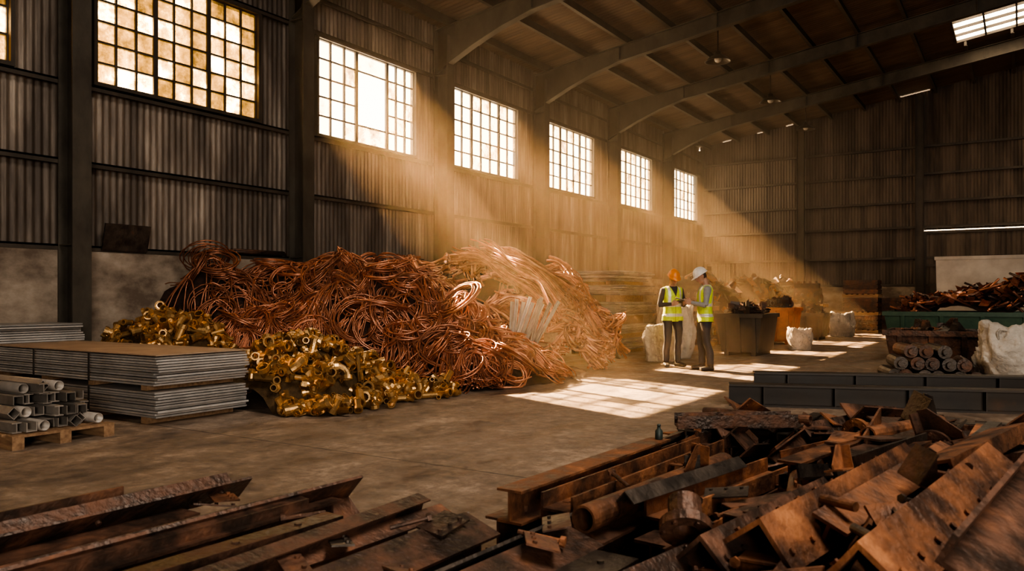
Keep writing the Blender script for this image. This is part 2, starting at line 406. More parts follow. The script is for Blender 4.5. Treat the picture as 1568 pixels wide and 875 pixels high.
# copper wire pile -------------------------------------------------
cu_poly=[(-11.75,7.7),(-10.9,7.5),(-9.6,7.9),(-8.6,8.3),(-8.1,8.5),(-7.4,8.5),(-6.3,8.6),(-5.9,9.6),(-5.9,10.9),(-6.6,11.4),(-8,12.0),(-9.5,12.3),(-11.75,12.3)]
cpts=[(x,y,0) for x,y in cu_poly if x>-11.7]+[(-11.6,7.5,.5),(-7.2,8.2,0),(-8.8,8.0,0),(-6.0,9.0,0),(-5.6,10.2,0),(-9.9,7.4,0),(-7,8.35,0),(-5.6,9.4,0),(-6,11.4,0)]
cpts+=[(-11.6,8.1,1.65),(-11.2,8.2,1.70),(-10.7,8.6,1.5),(-10.6,9.6,1.72),(-10.1,10.1,1.9),(-9.7,10.5,1.82),(-9.2,11.2,1.55),(-8.4,11.3,1.3),(-9.3,9.3,1.25),(-8.6,9.4,1.0),(-9.3,10.2,1.6),(-8.4,10.3,1.3),(-7.6,10.6,1.0),(-7.7,9.4,.8),(-6.9,9.4,.55),(-6.9,10.3,.68),(-11.6,10,1.6),(-11.6,12,1.3),(-6.4,10.0,.3),(-6.5,10.7,.35),(-10.2,8.4,1.0)]
hf=HF(cpts,1,.4,1.6)
E=empty('copper_wire_pile',(0,0,0))
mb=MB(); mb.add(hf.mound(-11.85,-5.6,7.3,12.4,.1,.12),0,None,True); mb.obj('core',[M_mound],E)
rnd=random.Random(3); sp=[]
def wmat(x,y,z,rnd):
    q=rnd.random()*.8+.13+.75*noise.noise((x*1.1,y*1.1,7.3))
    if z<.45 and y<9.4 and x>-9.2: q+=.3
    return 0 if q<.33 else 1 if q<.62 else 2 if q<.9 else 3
cnt=0
while cnt<340:
    x=rnd.uniform(-11.6,-5.9);y=rnd.uniform(7.6,12.1)
    if not inpoly(x,y,cu_poly): continue
    h=hf.h(x,y)
    if h<.08: continue
    n=hf.n(x,y); n=(n+Vector((rnd.uniform(-.5,.5),rnd.uniform(-.5,.5),rnd.uniform(0,.2)))).normalized()
    r=rnd.uniform(.14,.38)
    c=Vector((x,y,h+rnd.uniform(.0,.12)))
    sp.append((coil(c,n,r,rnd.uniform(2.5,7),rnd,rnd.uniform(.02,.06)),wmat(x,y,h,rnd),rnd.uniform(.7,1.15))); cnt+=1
cnt=0
while cnt<380:
    x=rnd.uniform(-11.6,-5.9);y=rnd.uniform(7.6,12.1)
    if not inpoly(x,y,cu_poly): continue
    a=rnd.uniform(0,2*PI); k=rnd.uniform(-1.8,1.8); pts=[]; ofs=rnd.uniform(.03,.15); px,py=x,y; st=.07; ph=rnd.random()*6; mi=wmat(x,y,1,rnd)
    for i in range(rnd.randint(14,40)):
        if px<-11.75 or not inpoly(px,py,cu_poly): break
        pts.append((px,py,max(.015,hf.h(px,py)+ofs+.05*math.sin(i*.3+ph)))); px+=math.cos(a)*st; py+=math.sin(a)*st; a+=k*st*2+rnd.uniform(-.05,.05)
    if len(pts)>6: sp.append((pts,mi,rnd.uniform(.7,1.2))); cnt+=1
for hk in range(80):
    x=rnd.uniform(-11,-6.6);y=rnd.uniform(8.0,11.6)
    if not inpoly(x,y,cu_poly): continue
    a=rnd.uniform(-1.6,.3) ; mi=wmat(x,y,1,rnd); path=[]; px,py=x,y
    for i in range(rnd.randint(12,22)):
        if not inpoly(px,py,cu_poly): break
        path.append((px,py)); px+=math.cos(a)*.1; py+=math.sin(a)*.1; a+=rnd.uniform(-.2,.2)
    if len(path)<6: continue
    for s_ in range(9):
        o1=rnd.uniform(-.07,.07);o2=rnd.uniform(.03,.15); ph=rnd.random()*6
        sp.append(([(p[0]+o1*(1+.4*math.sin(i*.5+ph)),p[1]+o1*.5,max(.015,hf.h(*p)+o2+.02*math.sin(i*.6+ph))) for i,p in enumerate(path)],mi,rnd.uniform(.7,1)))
curve_obj('wire_coils',sp,.012,CU,E,1)
# second pile: tangled cable bundles ---------------------------------
b_poly=[(-11.7,12.5),(-8.2,12.1),(-6.8,12.0),(-6.35,12.8),(-6.5,13.8),(-6.75,14.5),(-7.05,15.4),(-11.7,15.6)]
bp=[(-6.3,12.0,0),(-6.2,13,.0),(-6.35,14.2,.0),(-6.7,15.5,.1),(-7.5,11.9,.1),(-8.5,12.0,.8),(-9.0,13.3,2.0),(-9.8,13.2,1.95),(-8.5,14,1.9),(-7.9,14.3,1.65),(-7.4,14.3,1.2),(-7.3,13.2,1.0),(-7.8,12.8,1.25),(-10.8,13,1.9),(-11.6,13,1.75),(-9.5,12.3,1.5),(-11.6,15.5,1.6),(-9,15.4,1.7),(-7.0,12.6,.5),(-7.0,14.4,.75),(-8.3,13.3,1.75),(-6.75,13.4,.45)]
hb=HF(bp,5,.45,1.3)
E=empty('cable_bundle_pile')
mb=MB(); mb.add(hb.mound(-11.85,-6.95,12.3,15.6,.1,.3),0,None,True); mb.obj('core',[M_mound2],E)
sp=[]
def drape(hfld,poly,x,y,a,L,rb,nrod,mi,rr,rnd,up):
    path=[]; px,py=x,y; st=.1
    for i in range(L):
        if px<-11.7 or not inpoly(px,py,poly): break
        path.append((px,py)); px+=math.cos(a)*st; py+=math.sin(a)*st; a+=rnd.uniform(-.14,.14)
    if len(path)<5: return
    zs=[hfld.h(*p) for p in path]; n=len(path)
    zs=[sum(zs[max(0,i-2):i+3])/len(zs[max(0,i-2):i+3]) for i in range(n)]
    fl=rnd.uniform(.3,1.6); tw=rnd.uniform(-.15,.15)
    for s_ in range(nrod):
        t=rnd.random()*6.28; r=rb*math.sqrt(rnd.random()); pts=[]; ph=rnd.random()*6; i0=rnd.randint(0,2); i1=n-rnd.randint(0,2)
        for i in range(i0,i1):
            q=i/(n-1); f_=1+fl*abs(2*q-1)**3; tt=t+tw*i
            pts.append((max(-11.8,path[i][0]-math.sin(a)*r*math.cos(tt)*f_),path[i][1]+math.cos(a)*r*math.cos(tt)*f_,max(.02,zs[i]+up+r*math.sin(tt)*f_+.012*math.sin(i*.8+ph))))
        if len(pts)>3: sp.append((pts,mi,rr*rnd.uniform(.75,1.25)))
# material order in this pile: bright, brown, dark, black, dark sheath
for k in range(620):
    for _ in range(30):
        x=rnd.uniform(-11.4,-6.4) if k<380 else rnd.uniform(-8.2,-6.4);y=rnd.uniform(12.05,15.4)
        if inpoly(x,y,b_poly): break
    z=hb.h(x,y); q=rnd.random()
    mi=(1 if q<.22 else 2 if q<.6 else 4) if z>1.6 else (1 if q<.08 else 2 if q<.35 else 4 if q<.75 else 3)  # lit top of the pile put into colour: lighter coppers high, darker low
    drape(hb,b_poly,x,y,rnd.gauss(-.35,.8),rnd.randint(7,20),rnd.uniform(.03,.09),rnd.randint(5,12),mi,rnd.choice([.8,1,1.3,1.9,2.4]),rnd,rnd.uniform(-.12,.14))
for k in range(70):
    x=rnd.uniform(-8,-6.4); y=rnd.uniform(12.1,15)
    if not inpoly(x,y,b_poly): continue
    n=(hb.n(x,y)+Vector((rnd.uniform(-.5,.5),rnd.uniform(-.5,.5),0))).normalized()
    sp.append((coil(Vector((x,y,hb.h(x,y)+.03)),n,rnd.uniform(.12,.3),rnd.uniform(1.5,4),rnd,.05),rnd.choice([1,2,3,4]),rnd.uniform(.8,1.4)))
for hk,(yo,zo,x0,ln,dy2,sag,r0) in enumerate([(12.85,2.08,-9.3,1.8,-.15,.75,.12),(13.1,2.2,-9.0,1.9,-.35,.8,.13),(13.35,2.16,-9.4,2.1,-.1,.7,.12),(13.6,2.14,-8.9,1.9,-.45,.75,.12),(13.0,2.0,-8.6,1.6,-.6,.85,.10)]):
    def hp_(q): return (x0+q*ln,yo+dy2*q+.06*math.sin(q*6+hk),zo-sag*max(0.0,q)**1.7+.05*math.sin(q*8+hk*2))
    for k in range(34):
        r=r0*math.sqrt(rnd.random()); t=rnd.random()*6.28; pts=[]; s0=rnd.uniform(-.12,.1)
        for i in range(14):
            q=s0+(1.06-s0)*i/13; c=hp_(q); f_=1+1.2*max(0,.25-q)*3+1.2*max(0,q-.8)*3; pin=.75 if abs(q-.35)<.08 or abs(q-.7)<.08 else 1
            pts.append((c[0],c[1]+r*math.cos(t+q)*f_*pin,c[2]+r*math.sin(t+q)*f_*pin))
        sp.append((pts,[1,1,2][k%3] if hk%2 else [1,2,4][k%3],1.1))
curve_obj('cables',sp,.0125,CU+[M_cabd],E,1)
mb=MB()
for z in(.1,.35,.6):
    mb.add(bx(-8.5,-6.85-.3*z,12.02+.1*z,12.1+.1*z,z+.07,z+.14),1)
    for q in range(4): mb.add(bx(-8.4+q*.46,-8.28+q*.46,12.0+.1*z,12.5,z-.09,z+.07),1)
mb.obj('timber_bearers',[M_cu2,M_wood],E)
# ------------------------------------------------------------------ brass fittings
def fitting(rnd):
    k=rnd.random(); s=rnd.uniform(.75,1.25)
    out=[]
    if k<.4:
        L=.14*s; r=.033*s; out.append(sweep([(0,-L/2,0),(0,L/2,0)],r,12,.8)); out.append(sweep([(0,L/2-.035*s,0),(0,L/2,0)],r*1.25,12,.8)); out.append(sweep([(0,-L/2,0),(0,-L/2+.02*s,0)],r*1.15,12,.85))
    elif k<.6:
        a=[(math.sin(t)*.07*s,math.cos(t)*.07*s,0) for t in[0,.4,.8,1.2,1.57]]; out.append(sweep(a,.03*s,10,.78)); out.append(sweep([a[-1],(a[-1][0],a[-1][1]-.03,0)],.04*s,10,.75)); out.append(sweep([a[0],(a[0][0]-.03,a[0][1],0)],.04*s,10,.75))
    elif k<.74:
        out.append(sweep([(0,-.07*s,0),(0,.07*s,0)],.03*s,10,.78)); out.append(sweep([(0,0,0),(.07*s,0,0)],.028*s,10,.78)); out.append(sweep([(.05*s,0,0),(.08*s,0,0)],.038*s,10,.8))
    elif k<.86:
        out.append(sweep([(0,-.025*s,0),(0,.025*s,0)],.048*s,6,.6)); out.append(sweep([(0,.02*s,0),(0,.085*s,0)],.032*s,10,.75))
    else:
        out.append(sweep([(0,-.12*s,0),(0,.12*s,0)],.022*s,10,.75))
    return out
def brass_pile(name,pts,bb,n,seed,amp=.05,avoid=None,sc=1.4):
    h=HF(pts,seed,amp,3); rnd=random.Random(seed); mb=MB()
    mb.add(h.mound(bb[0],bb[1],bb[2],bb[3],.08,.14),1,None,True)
    c=0;tr=0
    while c<n and tr<n*20:
        tr+=1
        x=rnd.uniform(bb[0],bb[1]);y=rnd.uniform(bb[2],bb[3]);z=h.h(x,y)
        if z<.03 and rnd.random()<.93: continue
        if avoid and avoid(x,y): continue
        M=T(x,y,max(0,z-.05)+rnd.uniform(0,.07))@R(rnd.uniform(0,6.3),rnd.uniform(0,6.3),rnd.uniform(0,6.3))@Matrix.Scale(sc*rnd.uniform(.8,1.15),4)
        g=fitting(rnd); mz=min((M@Vector(p)).z for q in g for p in q[0]); M=T(0,0,max(0,.006-mz))@M
        for q in g: mb.add(q,0,M,False)
        c+=1
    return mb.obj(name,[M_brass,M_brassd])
brass_pile('brass_fittings_pile',[(-7.45,6.75,.86),(-7.2,6.9,.78),(-7.7,7.3,.76),(-7.1,7.6,.5),(-6.9,8.0,.28),(-6.8,8.4,.1),(-6.5,6.6,.08),(-6.35,7.2,.0),(-6.5,8.6,0),(-6.3,7.8,0),(-7.3,8.6,.06),(-8.3,8.2,.2),(-8.6,7.2,.3),(-8.4,6.4,.5),(-7.9,6.15,.5),(-7.3,6.1,.38),(-6.8,6.0,.06),(-6.4,6.1,0),(-8.5,8.5,0),(-6.9,5.7,0),(-7.25,6.3,.62),(-6.9,6.7,.46)],(-8.8,-6.2,6.02,8.7),760,11,.05,lambda x,y:x<-7.2 and y<6.15)
brass_pile('brass_fittings_pile',[(-10.4,7.0,1.08),(-10.0,7.3,1.0),(-10.9,7.0,.95),(-11.3,7.2,.6),(-9.5,7.3,.55),(-9.2,7.0,.2),(-10.4,6.35,.45),(-9.0,6.6,0),(-9.3,7.8,.3),(-11.6,6.6,.3),(-10,8.0,.4),(-8.9,7.6,0)],(-11.6,-8.8,6.35,8.0),420,12,.04)
# ------------------------------------------------------------------ pallets, plates
def pallet(mb,x0,x1,y0,y1,z=0,mi=0):
    for i in range(3):
        y=y0+.05+(y1-y0-.1)*i/2
        mb.add(bx(x0,x1,y-.05,y+.05,z+.02,z+.1),mi)
    n=max(4,int((x1-x0)/.17))
    for i in range(n):
        x=x0+(x1-x0-.11)*i/(n-1); mb.add(bx(x,x+.11,y0,y1,z+.1,z+.122),mi)
    for i in range(3):
        y=y0+.05+(y1-y0-.1)*i/2; mb.add(bx(x0,x1,y-.05,y+.05,z,z+.02),mi)
def plate_stack(name,x0,x1,y0,y1,bundles,seed,card=True,j=.035,yaw=0,am=None):
    rnd=random.Random(seed); mb=MB(); z=0
    for bn,(gap,n,t) in enumerate(bundles):
        for i in range(4):
            x=x0+.25+(x1-x0-.5)*i/3; mb.add(bx(x-.05,x+.05,y0+.03,y1-.03,z,z+gap),1)
        z+=gap; zb=z
        for i in range(n):
            dx,dy=rnd.uniform(-j,j),rnd.uniform(-j,j)*.7
            cx,cy=(x0+x1)/2+dx,(y0+y1)/2+dy
            mb.add(box(x1-x0,y1-y0,t*.68,(0,0,t*.34)),0,T(cx,cy,z)@R(0,0,rnd.uniform(-yaw,yaw))); z+=t
        for i in(1,2):
            x=x0+(x1-x0)*i/3
            if card:
                mb.add(bx(x-.015,x+.015,y0-.045,y0-.04,zb,z),3); mb.add(bx(x-.015,x+.015,y0-.045,y1+.045,z,z+.004),3)
    if card: mb.add(bx(x0,x1,y0,y1,z+.004,z+.015),2)
    return mb.obj(name,[am or M_alu,M_wood,M_card,M_hook])
plate_stack('aluminium_plate_stack',-10.75,-7.34,4.86,5.98,[(.07,10,.027),(.06,11,.027)],1)
plate_stack('aluminium_plate_stack',-11.75,-10.92,4.95,6.1,[(.3,8,.03),(.08,11,.03)],2,False,.06)
plate_stack('aluminium_plate_stack',-10.6,-7.5,16.1,18.0,[(.1,7,.035),(.12,6,.035),(.2,9,.035),(.15,6,.04),(.08,6,.04)],3,False,.12,.05,M_alud)
E=empty('aluminium_profile_pallet')
mb=MB(); pallet(mb,-8.9,-7.17,3.42,4.32); mb.obj('pallet',[M_wood],E)
mb=MB(); rnd=random.Random(5)
RX=R(0,0,PI/2)
for row,(z,n) in enumerate([(.175,8),(.28,7),(.385,6),(.48,4)]):
    for i in range(n):
        y=3.5+i*.1+row*.06; x=-8.15+rnd.uniform(-.12,.1)-.06*row; k=rnd.randint(0,3)
        if k==0: g=pipe(.047,1.75,16,.85)
        elif k==1: g=prism(p_C(.09,.08,.009),1.75)
        elif k==2: g=prism(p_I(.08,.09,.009),1.75)
        else: g=sweep([(0,-.87,0),(0,.87,0)],.058,4,.84)
        mb.add(g,0,T(x,y,z)@RX@R(0,(rnd.choice([PI/4,PI/4,.6]) if k==3 else rnd.choice([0,PI]) if k else 0),0),k==0)
mb.obj('profiles',[M_alud],E)
mb=MB(); rnd=random.Random(8)
for i in range(10):
    M=T(-7.6+i*.075,11.95+rnd.uniform(-.08,.08),.86)@R(rnd.uniform(-.2,.1),.2+i*.035+rnd.uniform(-.12,.12),rnd.uniform(-.5,.2))
    mb.add(prism(p_C(.06,.03,.005),.85+rnd.uniform(-.15,.1)),0,M@R(PI/2,0,0),False,True)
mb.obj('aluminium_strip_bundle',[M_alu])
# ------------------------------------------------------------------ scrap pieces
def rivets(A,L,x,z,nx,nz,n=6,r=.012):
    for q in range(n):
        y=-L*.45+L*.9*q/(n-1); A(sweep([(x,y,z),(x+nx*.012,y,z+nz*.012)],r,8))
def piece(mb,kind,L,M,mi,rnd,fl=True):
    s=rnd.uniform(.8,1.25)
    def A(g,M2=None,sm=False): mb.add(g,mi,M if M2 is None else M@M2,sm,False)
    o=len(mb.v)
    if kind=='I':
        A(prism(p_I(.13*s,.17*s,.012),L))
    elif kind=='C': A(prism(p_C(.17*s,.07*s,.011),L)); rivets(A,L,0,-.035*s,0,-1,4)
    elif kind=='L': A(prism(p_L(.13*s,.012),L)); rivets(A,L,.08*s,0,0,-1,4,.01)
    elif kind=='pipe': A(pipe(.05*s,L,16,.82))
    elif kind=='bar': A(sweep([(0,-L/2,0),(0,L/2,0)],.022*s,12))
    elif kind=='boxt': A(sweep([(0,-L/2,0),(0,L/2,0)],.075*s,4,.84))
    elif kind=='plate':
        w=.16*s; A(box(w,L,.012)); 
        for q in(-.35,.0,.35): A(sweep([(w*.25,L*q,0),(w*.25,L*q,.02)],.014,6))
    elif kind=='flange':
        A(sweep([(0,-.02,0),(0,.02,0)],.10*s,24,.5)); A(sweep([(0,0,0),(0,.13,0)],.065*s,20,.74))
        for q in range(6):
            t=q*PI/3; A(sweep([(math.cos(t)*.082*s,-.03,math.sin(t)*.082*s),(math.cos(t)*.082*s,.03,math.sin(t)*.082*s)],.01,6))
    elif kind=='bolt': A(sweep([(0,-.12*s,0),(0,.1*s,0)],.014*s,8)); A(sweep([(0,.1*s,0),(0,.125*s,0)],.028*s,6))
    elif kind=='bracket':
        A(box(.2*s,.14*s,.01)); A(prism([(-.1*s,0),(.1*s,0),(.1*s,.04*s),(-.04*s,.18*s),(-.1*s,.18*s)],.01)); A(box(.01,.14*s,.17*s,(-.1*s,0,.085*s)))
    if fl:
        mz=min(p.z for p in mb.v[o:])
        if mz<.006:
            d=Vector((0,0,.006-mz))
            for i in range(o,len(mb.v)): mb.v[i]=mb.v[i]+d
def heap(name,hf,bb,n,seed,kinds,mats,ang=0,spread=.5,Lr=(.4,1.2),lower=.1,poly=None,scale=1,tilt=.1,wgt=None):
    rnd=random.Random(seed); mb=MB(); mb.add(hf.mound(*bb,.12,lower),len(mats),None,True)
    c=tr=0
    while c<n and tr<n*30:
        tr+=1
        x=rnd.uniform(bb[0],bb[1]);y=rnd.uniform(bb[2],bb[3])
        if poly and not inpoly(x,y,poly): continue
        z=hf.h(x,y)
        if z<.03: continue
        yaw=ang+rnd.gauss(0,spread); nn=hf.n(x,y); dirv=Vector((-math.sin(yaw),math.cos(yaw),0)); pitch=.7*math.atan2(-(nn.x*dirv.x+nn.y*dirv.y),nn.z)+rnd.gauss(0,tilt)
        M=T(x,y,z+rnd.uniform(-.05,.06))@R(0,0,yaw)@R(pitch,0,0)@R(0,rnd.choice([0,PI/2,PI,.8,-.8,rnd.uniform(0,6)]),0)@Matrix.Scale(scale,4)
        piece(mb,rnd.choice(kinds),rnd.uniform(*Lr),M,rnd.randrange(len(mats)) if not wgt else rnd.choice(wgt),rnd); c+=1
    return mb.obj(name,mats+[M_mound2])
def along(mb,items,seed,remap=False):
    rr_=random.Random(seed)
    for kind,x,y0,y1,z,roll,mi,dx,s in items:
        if remap and mi==2: mi=rr_.choice([1,1,2,0])
        L=math.hypot(y1-y0,dx); M=T(x+dx/2,(y0+y1)/2,z)@R(0,0,-math.atan2(dx,y1-y0))@R(0,roll,0)
        if kind=='I': g=prism(p_I(.14*s,.16*s,.012*s),L)
        elif kind=='C': g=prism(p_C(.18*s,.08*s,.012*s),L)
        elif kind=='L': g=prism(p_L(.15*s,.013*s),L)
        elif kind=='pipe': g=pipe(.06*s,L,20,.82)
        elif kind=='boxt': g=sweep([(0,-L/2,0),(0,L/2,0)],.085*s,4,.86)
        elif kind=='plate': g=box(.22*s,L,.014)
        mb.add(g,mi,M,False,True)
        if kind in('I','C'):
            for q in(-.42,-.3,.3,.42): mb.add(sweep([(.0,L*q,-.05*s),(.0,L*q,-.02*s)],.015,8),mi,M)
        if kind=='L':
            for q in(-.45,-.25,0,.25,.45): mb.add(sweep([(.09*s,L*q,.0),(.09*s,L*q,-.014)],.013,8),mi,M)
FM=[M_rust,M_rustd,M_dark]
it=[]
rnd=random.Random(21)
for i in range(9):
    x=-3.55+i*.2
    it.append((rnd.choice(['C','L','I','boxt']),x,-.6,2.35+.12*i+rnd.uniform(-.15,.1),.09,rnd.choice([0,PI,PI/2]),rnd.choice([1,2,2]),rnd.uniform(-.04,.06),1))
it+=[('L',-3.42,-.4,2.72,.27,-.8,2,.02,1.0),('I',-3.3,-.3,2.35,.22,0,2,.02,1),('L',-3.0,-.3,3.0,.28,.75,2,.08,1.1),('C',-2.8,-.3,2.8,.24,PI/2,1,.02,1),('pipe',-2.62,-.3,3.0,.22,0,0,.06,.8),('C',-2.42,-.3,2.75,.23,PI,2,.03,1),('L',-2.2,-.3,2.85,.26,2.4,2,.05,1),('plate',-2.05,-.2,2.9,.3,.35,1,.05,.9),('L',-3.75,-.3,2.3,.2,0,1,0,1.1),('boxt',-2.9,-.3,2.6,.34,.1,2,.1,.6),('C',-2.6,0,2.5,.34,PI,2,.1,.6),('L',-3.12,.2,2.55,.34,2.2,1,.1,.6),('pipe',-3.2,.1,2.9,.29,0,2,.1,.4),('L',-2.45,.1,3.05,.31,2.0,1,.1,.6),('I',-2.3,.3,2.95,.32,.3,1,-.08,.55)]
mb=MB(); along(mb,it,4,True)
for i in range(16):
    x=rnd.uniform(-3.4,-1.6); y=rnd.uniform(1.9,2.95)
    piece(mb,rnd.choice(['bolt','bolt','bracket','bar','plate']),rnd.uniform(.15,.35),T(x,y,rnd.uniform(.28,.35))@R(rnd.uniform(-.2,.2),rnd.uniform(-.3,.3),rnd.uniform(0,6.3))@Matrix.Scale(.7,4),rnd.randrange(3),rnd)
mb.obj('steel_bar_heap',FM)
it=[('I',-2.22,3.35,5.0,.1,0,1,.08,1.1),('I',-2.12,3.3,5.05,.27,0,0,.08,1.05),('C',-1.9,3.4,5.15,.12,0,1,.1,1),('I',-1.88,3.35,5.25,.27,PI/2,0,.12,1.15),
('pipe',-1.66,3.2,4.75,.3,0,0,.15,1.05),('I',-1.64,3.2,4.9,.12,0,1,.1,1.1),('C',-1.4,3.5,4.8,.3,0,0,.22,1.15),('I',-1.38,3.3,4.9,.12,0,1,.2,1.2),
('C',-1.15,3.1,4.6,.22,0,0,.15,1.1),('L',-1.95,1.2,3.25,.2,.8,2,.1,1.1),('plate',-1.7,1.4,3.1,.26,.3,1,.1,.9),('C',-1.5,1.3,3.0,.2,PI,2,.1,1.1),('L',-1.3,1.2,2.95,.26,2.2,0,.1,1.1),('I',-1.15,1.3,2.7,.2,.3,1,.1,1.1),('boxt',-1.0,1.2,2.6,.3,.4,2,.1,.8),
('I',-1.75,1.2,3.1,.09,0,1,.1,1),('I',-1.35,1.2,3.1,.09,0,1,.1,1),('L',-1.55,3.4,4.5,.40,2.3,2,.2,.5),('C',-1.0,3.3,4.3,.36,PI,1,.25,.7),('L',-1.25,2.0,3.1,.36,2.3,1,.2,.7)]
mb=MB(); along(mb,it,2)
for i in range(16):
    x=rnd.uniform(-1.75,-.85); y=rnd.uniform(2.7,4.5)
    piece(mb,rnd.choice(['bolt','bracket','bar','plate','bolt']),rnd.uniform(.15,.4),T(x,y,rnd.uniform(.3,.38))@R(rnd.uniform(-.2,.2),rnd.uniform(-.3,.3),rnd.uniform(0,6.3))@Matrix.Scale(.65,4),rnd.randrange(3),rnd)
piece(mb,'flange',1,T(-1.10,2.98,.40)@R(.7,0,.4)@Matrix.Scale(1.0,4),1,rnd)
mb.obj('rusty_girder_stack',FM)
hr=HF([(-2.3,5.4,.1),(-1.5,5.6,.25),(-1.8,6.6,.2),(-1.0,6.2,.28),(-.5,5.2,.4),(-.9,4.3,.32),(-.6,3.6,.36),(-.3,3.0,.38),(-.9,3.2,.25),(-1.0,2.5,.25),(0,4.4,.5),(.5,3.4,.45),(.3,5.8,.36),(0,7.2,.2),(-1,7.6,.1),(-2,7.6,.05),(-2.5,6.8,0),(-2.6,5.6,0),(-2.4,8.3,0),(-1,8.7,.0),(.8,8.6,.0),(1.6,7,.2),(1.6,5,.4),(1.4,3,.4),(-.3,1.9,.2),(.8,2.0,.3),(2.3,4,0),(2.3,6.5,0),(2.2,2.5,0),(0,9.2,0),(-1.1,1.4,0),(.6,1.1,0),(-1.7,3.6,0),(-1.6,4.6,.05)],9,.12,1.5)
hpoly=[(-2.4,5.6),(-1.2,5.3),(-.95,3.4),(-1.0,1.6),(1.9,1.4),(2.1,7.4),(.5,8.2),(-2.2,7.6)]
heap('rusty_scrap_heap',hr,(-2.4,2.1,1.5,8.6),480,31,['I','C','L','L','C','pipe','boxt','plate','bolt','bracket','bar','C','L','I','I','flange'],FM,-.2,.3,(.35,1.2),.12,hpoly,1,.05,[0,0,1,1,2])
mb=MB(); rnd=random.Random(2)
def seg(mb,g,a,b,roll,mi,sm=False,riv=None):
    a=Vector(a);b=Vector(b); d=(b-a); q=d.to_track_quat('Y','Z').to_matrix().to_4x4(); M=Matrix.Translation((a+b)/2)@q@R(0,roll,0); mb.add(g(d.length),mi,M,sm)
    if riv:
        L=d.length
        for k in range(9):
            y=-L*.46+L*.92*k/8
            for (x,z,nx,nz) in((riv*.7,0,0,-1),(0,riv*.7,-1,0)): mb.add(sweep([(x,y,z),(x+nx*.012,y,z+nz*.012)],.012,8),mi,M)
        mb.add(box(.012,.2,riv*.8,(riv*.45,-L*.2,riv*.4)),mi,M)
seg(mb,lambda L:prism(p_L(.21,.018),L),(-.78,2.85,.52),(-.46,4.15,.62),-PI/4+PI+.15,0,False,.21)
seg(mb,lambda L:prism(p_L(.20,.018),L),(-.42,2.6,.56),(-.12,3.85,.70),-PI/4+PI-.1,0,False,.20)
seg(mb,lambda L:prism(p_C(.22,.1,.016),L),(-.08,2.4,.58),(.14,3.6,.70),.5,1)
seg(mb,lambda L:prism(p_L(.16,.016),L),(-.98,2.8,.44),(-.78,3.95,.46),-PI/4+PI,1,False,.16)
seg(mb,lambda L:prism(p_I(.14,.16,.014),L),(-.62,3.1,.40),(-.3,4.4,.5),.4,0)
seg(mb,lambda L:prism(p_C(.16,.08,.014),L),(-.3,3.6,.6),(-.05,4.7,.62),PI-.3,0)
seg(mb,lambda L:prism(p_I(.13,.16,.014),L),(-1.0,4.2,.38),(-.7,5.4,.42),0,0)
seg(mb,lambda L:prism(p_C(.15,.08,.014),L),(-.75,4.3,.46),(-.45,5.5,.46),PI,1)
seg(mb,lambda L:prism(p_L(.15,.014),L),(-.1,4.6,.56),(.2,6.0,.5),-PI/4+PI,0,False,.15)
seg(mb,lambda L:prism(p_I(.13,.16,.014),L),(.15,4.2,.58),(.45,5.6,.52),0,1)
seg(mb,lambda L:prism(p_C(.2,.09,.014),L),(-2.12,5.55,.40),(-1.38,5.95,.42),0,1)
seg(mb,lambda L:prism(p_I(.14,.16,.014),L),(-2.0,5.75,.27),(-1.2,6.2,.27),0,1)
seg(mb,lambda L:prism(p_I(.14,.2,.014),L),(-1.9,6.1,.12),(-1.2,6.3,.12),0,1)
seg(mb,lambda L:pipe(.035,L,12,.8),(-2.15,6.25,.38),(-1.3,6.1,.40),0,1)
seg(mb,lambda L:pipe(.05,L,12,.8),(-.75,5.0,.50),(-.45,5.9,.48),0,0)
for i in range(10):
    x=rnd.uniform(-.75,.2); y=rnd.uniform(2.9,4.2); z=.56+.1*(y-2.9)
    piece(mb,rnd.choice(['bolt','bar','bracket','bolt']),rnd.uniform(.15,.35),T(x,y,z+rnd.uniform(-.08,.03))@R(rnd.uniform(-.3,.3),rnd.uniform(-.5,.5),rnd.uniform(0,6.3))@Matrix.Scale(.7,4),rnd.randrange(3),rnd)
piece(mb,'bracket',1,T(-.55,5.9,.45)@R(.3,.3,.9)@Matrix.Scale(1.2,4),2,rnd)
piece(mb,'bracket',1,T(-.35,5.0,.5)@R(.1,-.3,-.5)@Matrix.Scale(1.2,4),1,rnd)
mb.obj('rusty_angle_iron_pile',FM)
mb=MB(); pr=[(.03,0),(.032,.005),(.032,.07),(.014,.09),(.013,.11),(.016,.112),(.016,.125)]
mb.add(sweep([(0,0,z) for r,z in pr],[r for r,z in pr],14),0,None,True); o=mb.obj('glass_bottle',[M_bottle],None,(-2.03,5.0,.355)); o.scale=(.8,.8,.8)
# long dark I-beams lying across the floor
for (a,b,w_,h_) in(((-2.85,10.15,.18),(1.6,11.9,.18),.24,.36),((-2.98,9.55,.13),(1.5,11.15,.13),.26,.26)):
    mb=MB(); seg(mb,lambda L:prism(p_I(w_,h_,.022),L),a,b,0,0)
    A_=Vector(a);B_=Vector(b); d_=(B_-A_); q_=d_.to_track_quat('Y','Z').to_matrix().to_4x4()
    for k in range(6):
        mb.add(box(w_*.9,.012,h_-.044),0,Matrix.Translation(A_.lerp(B_,(k+.5)/6))@q_)
    mb.obj('steel_i_beam',[M_beam])
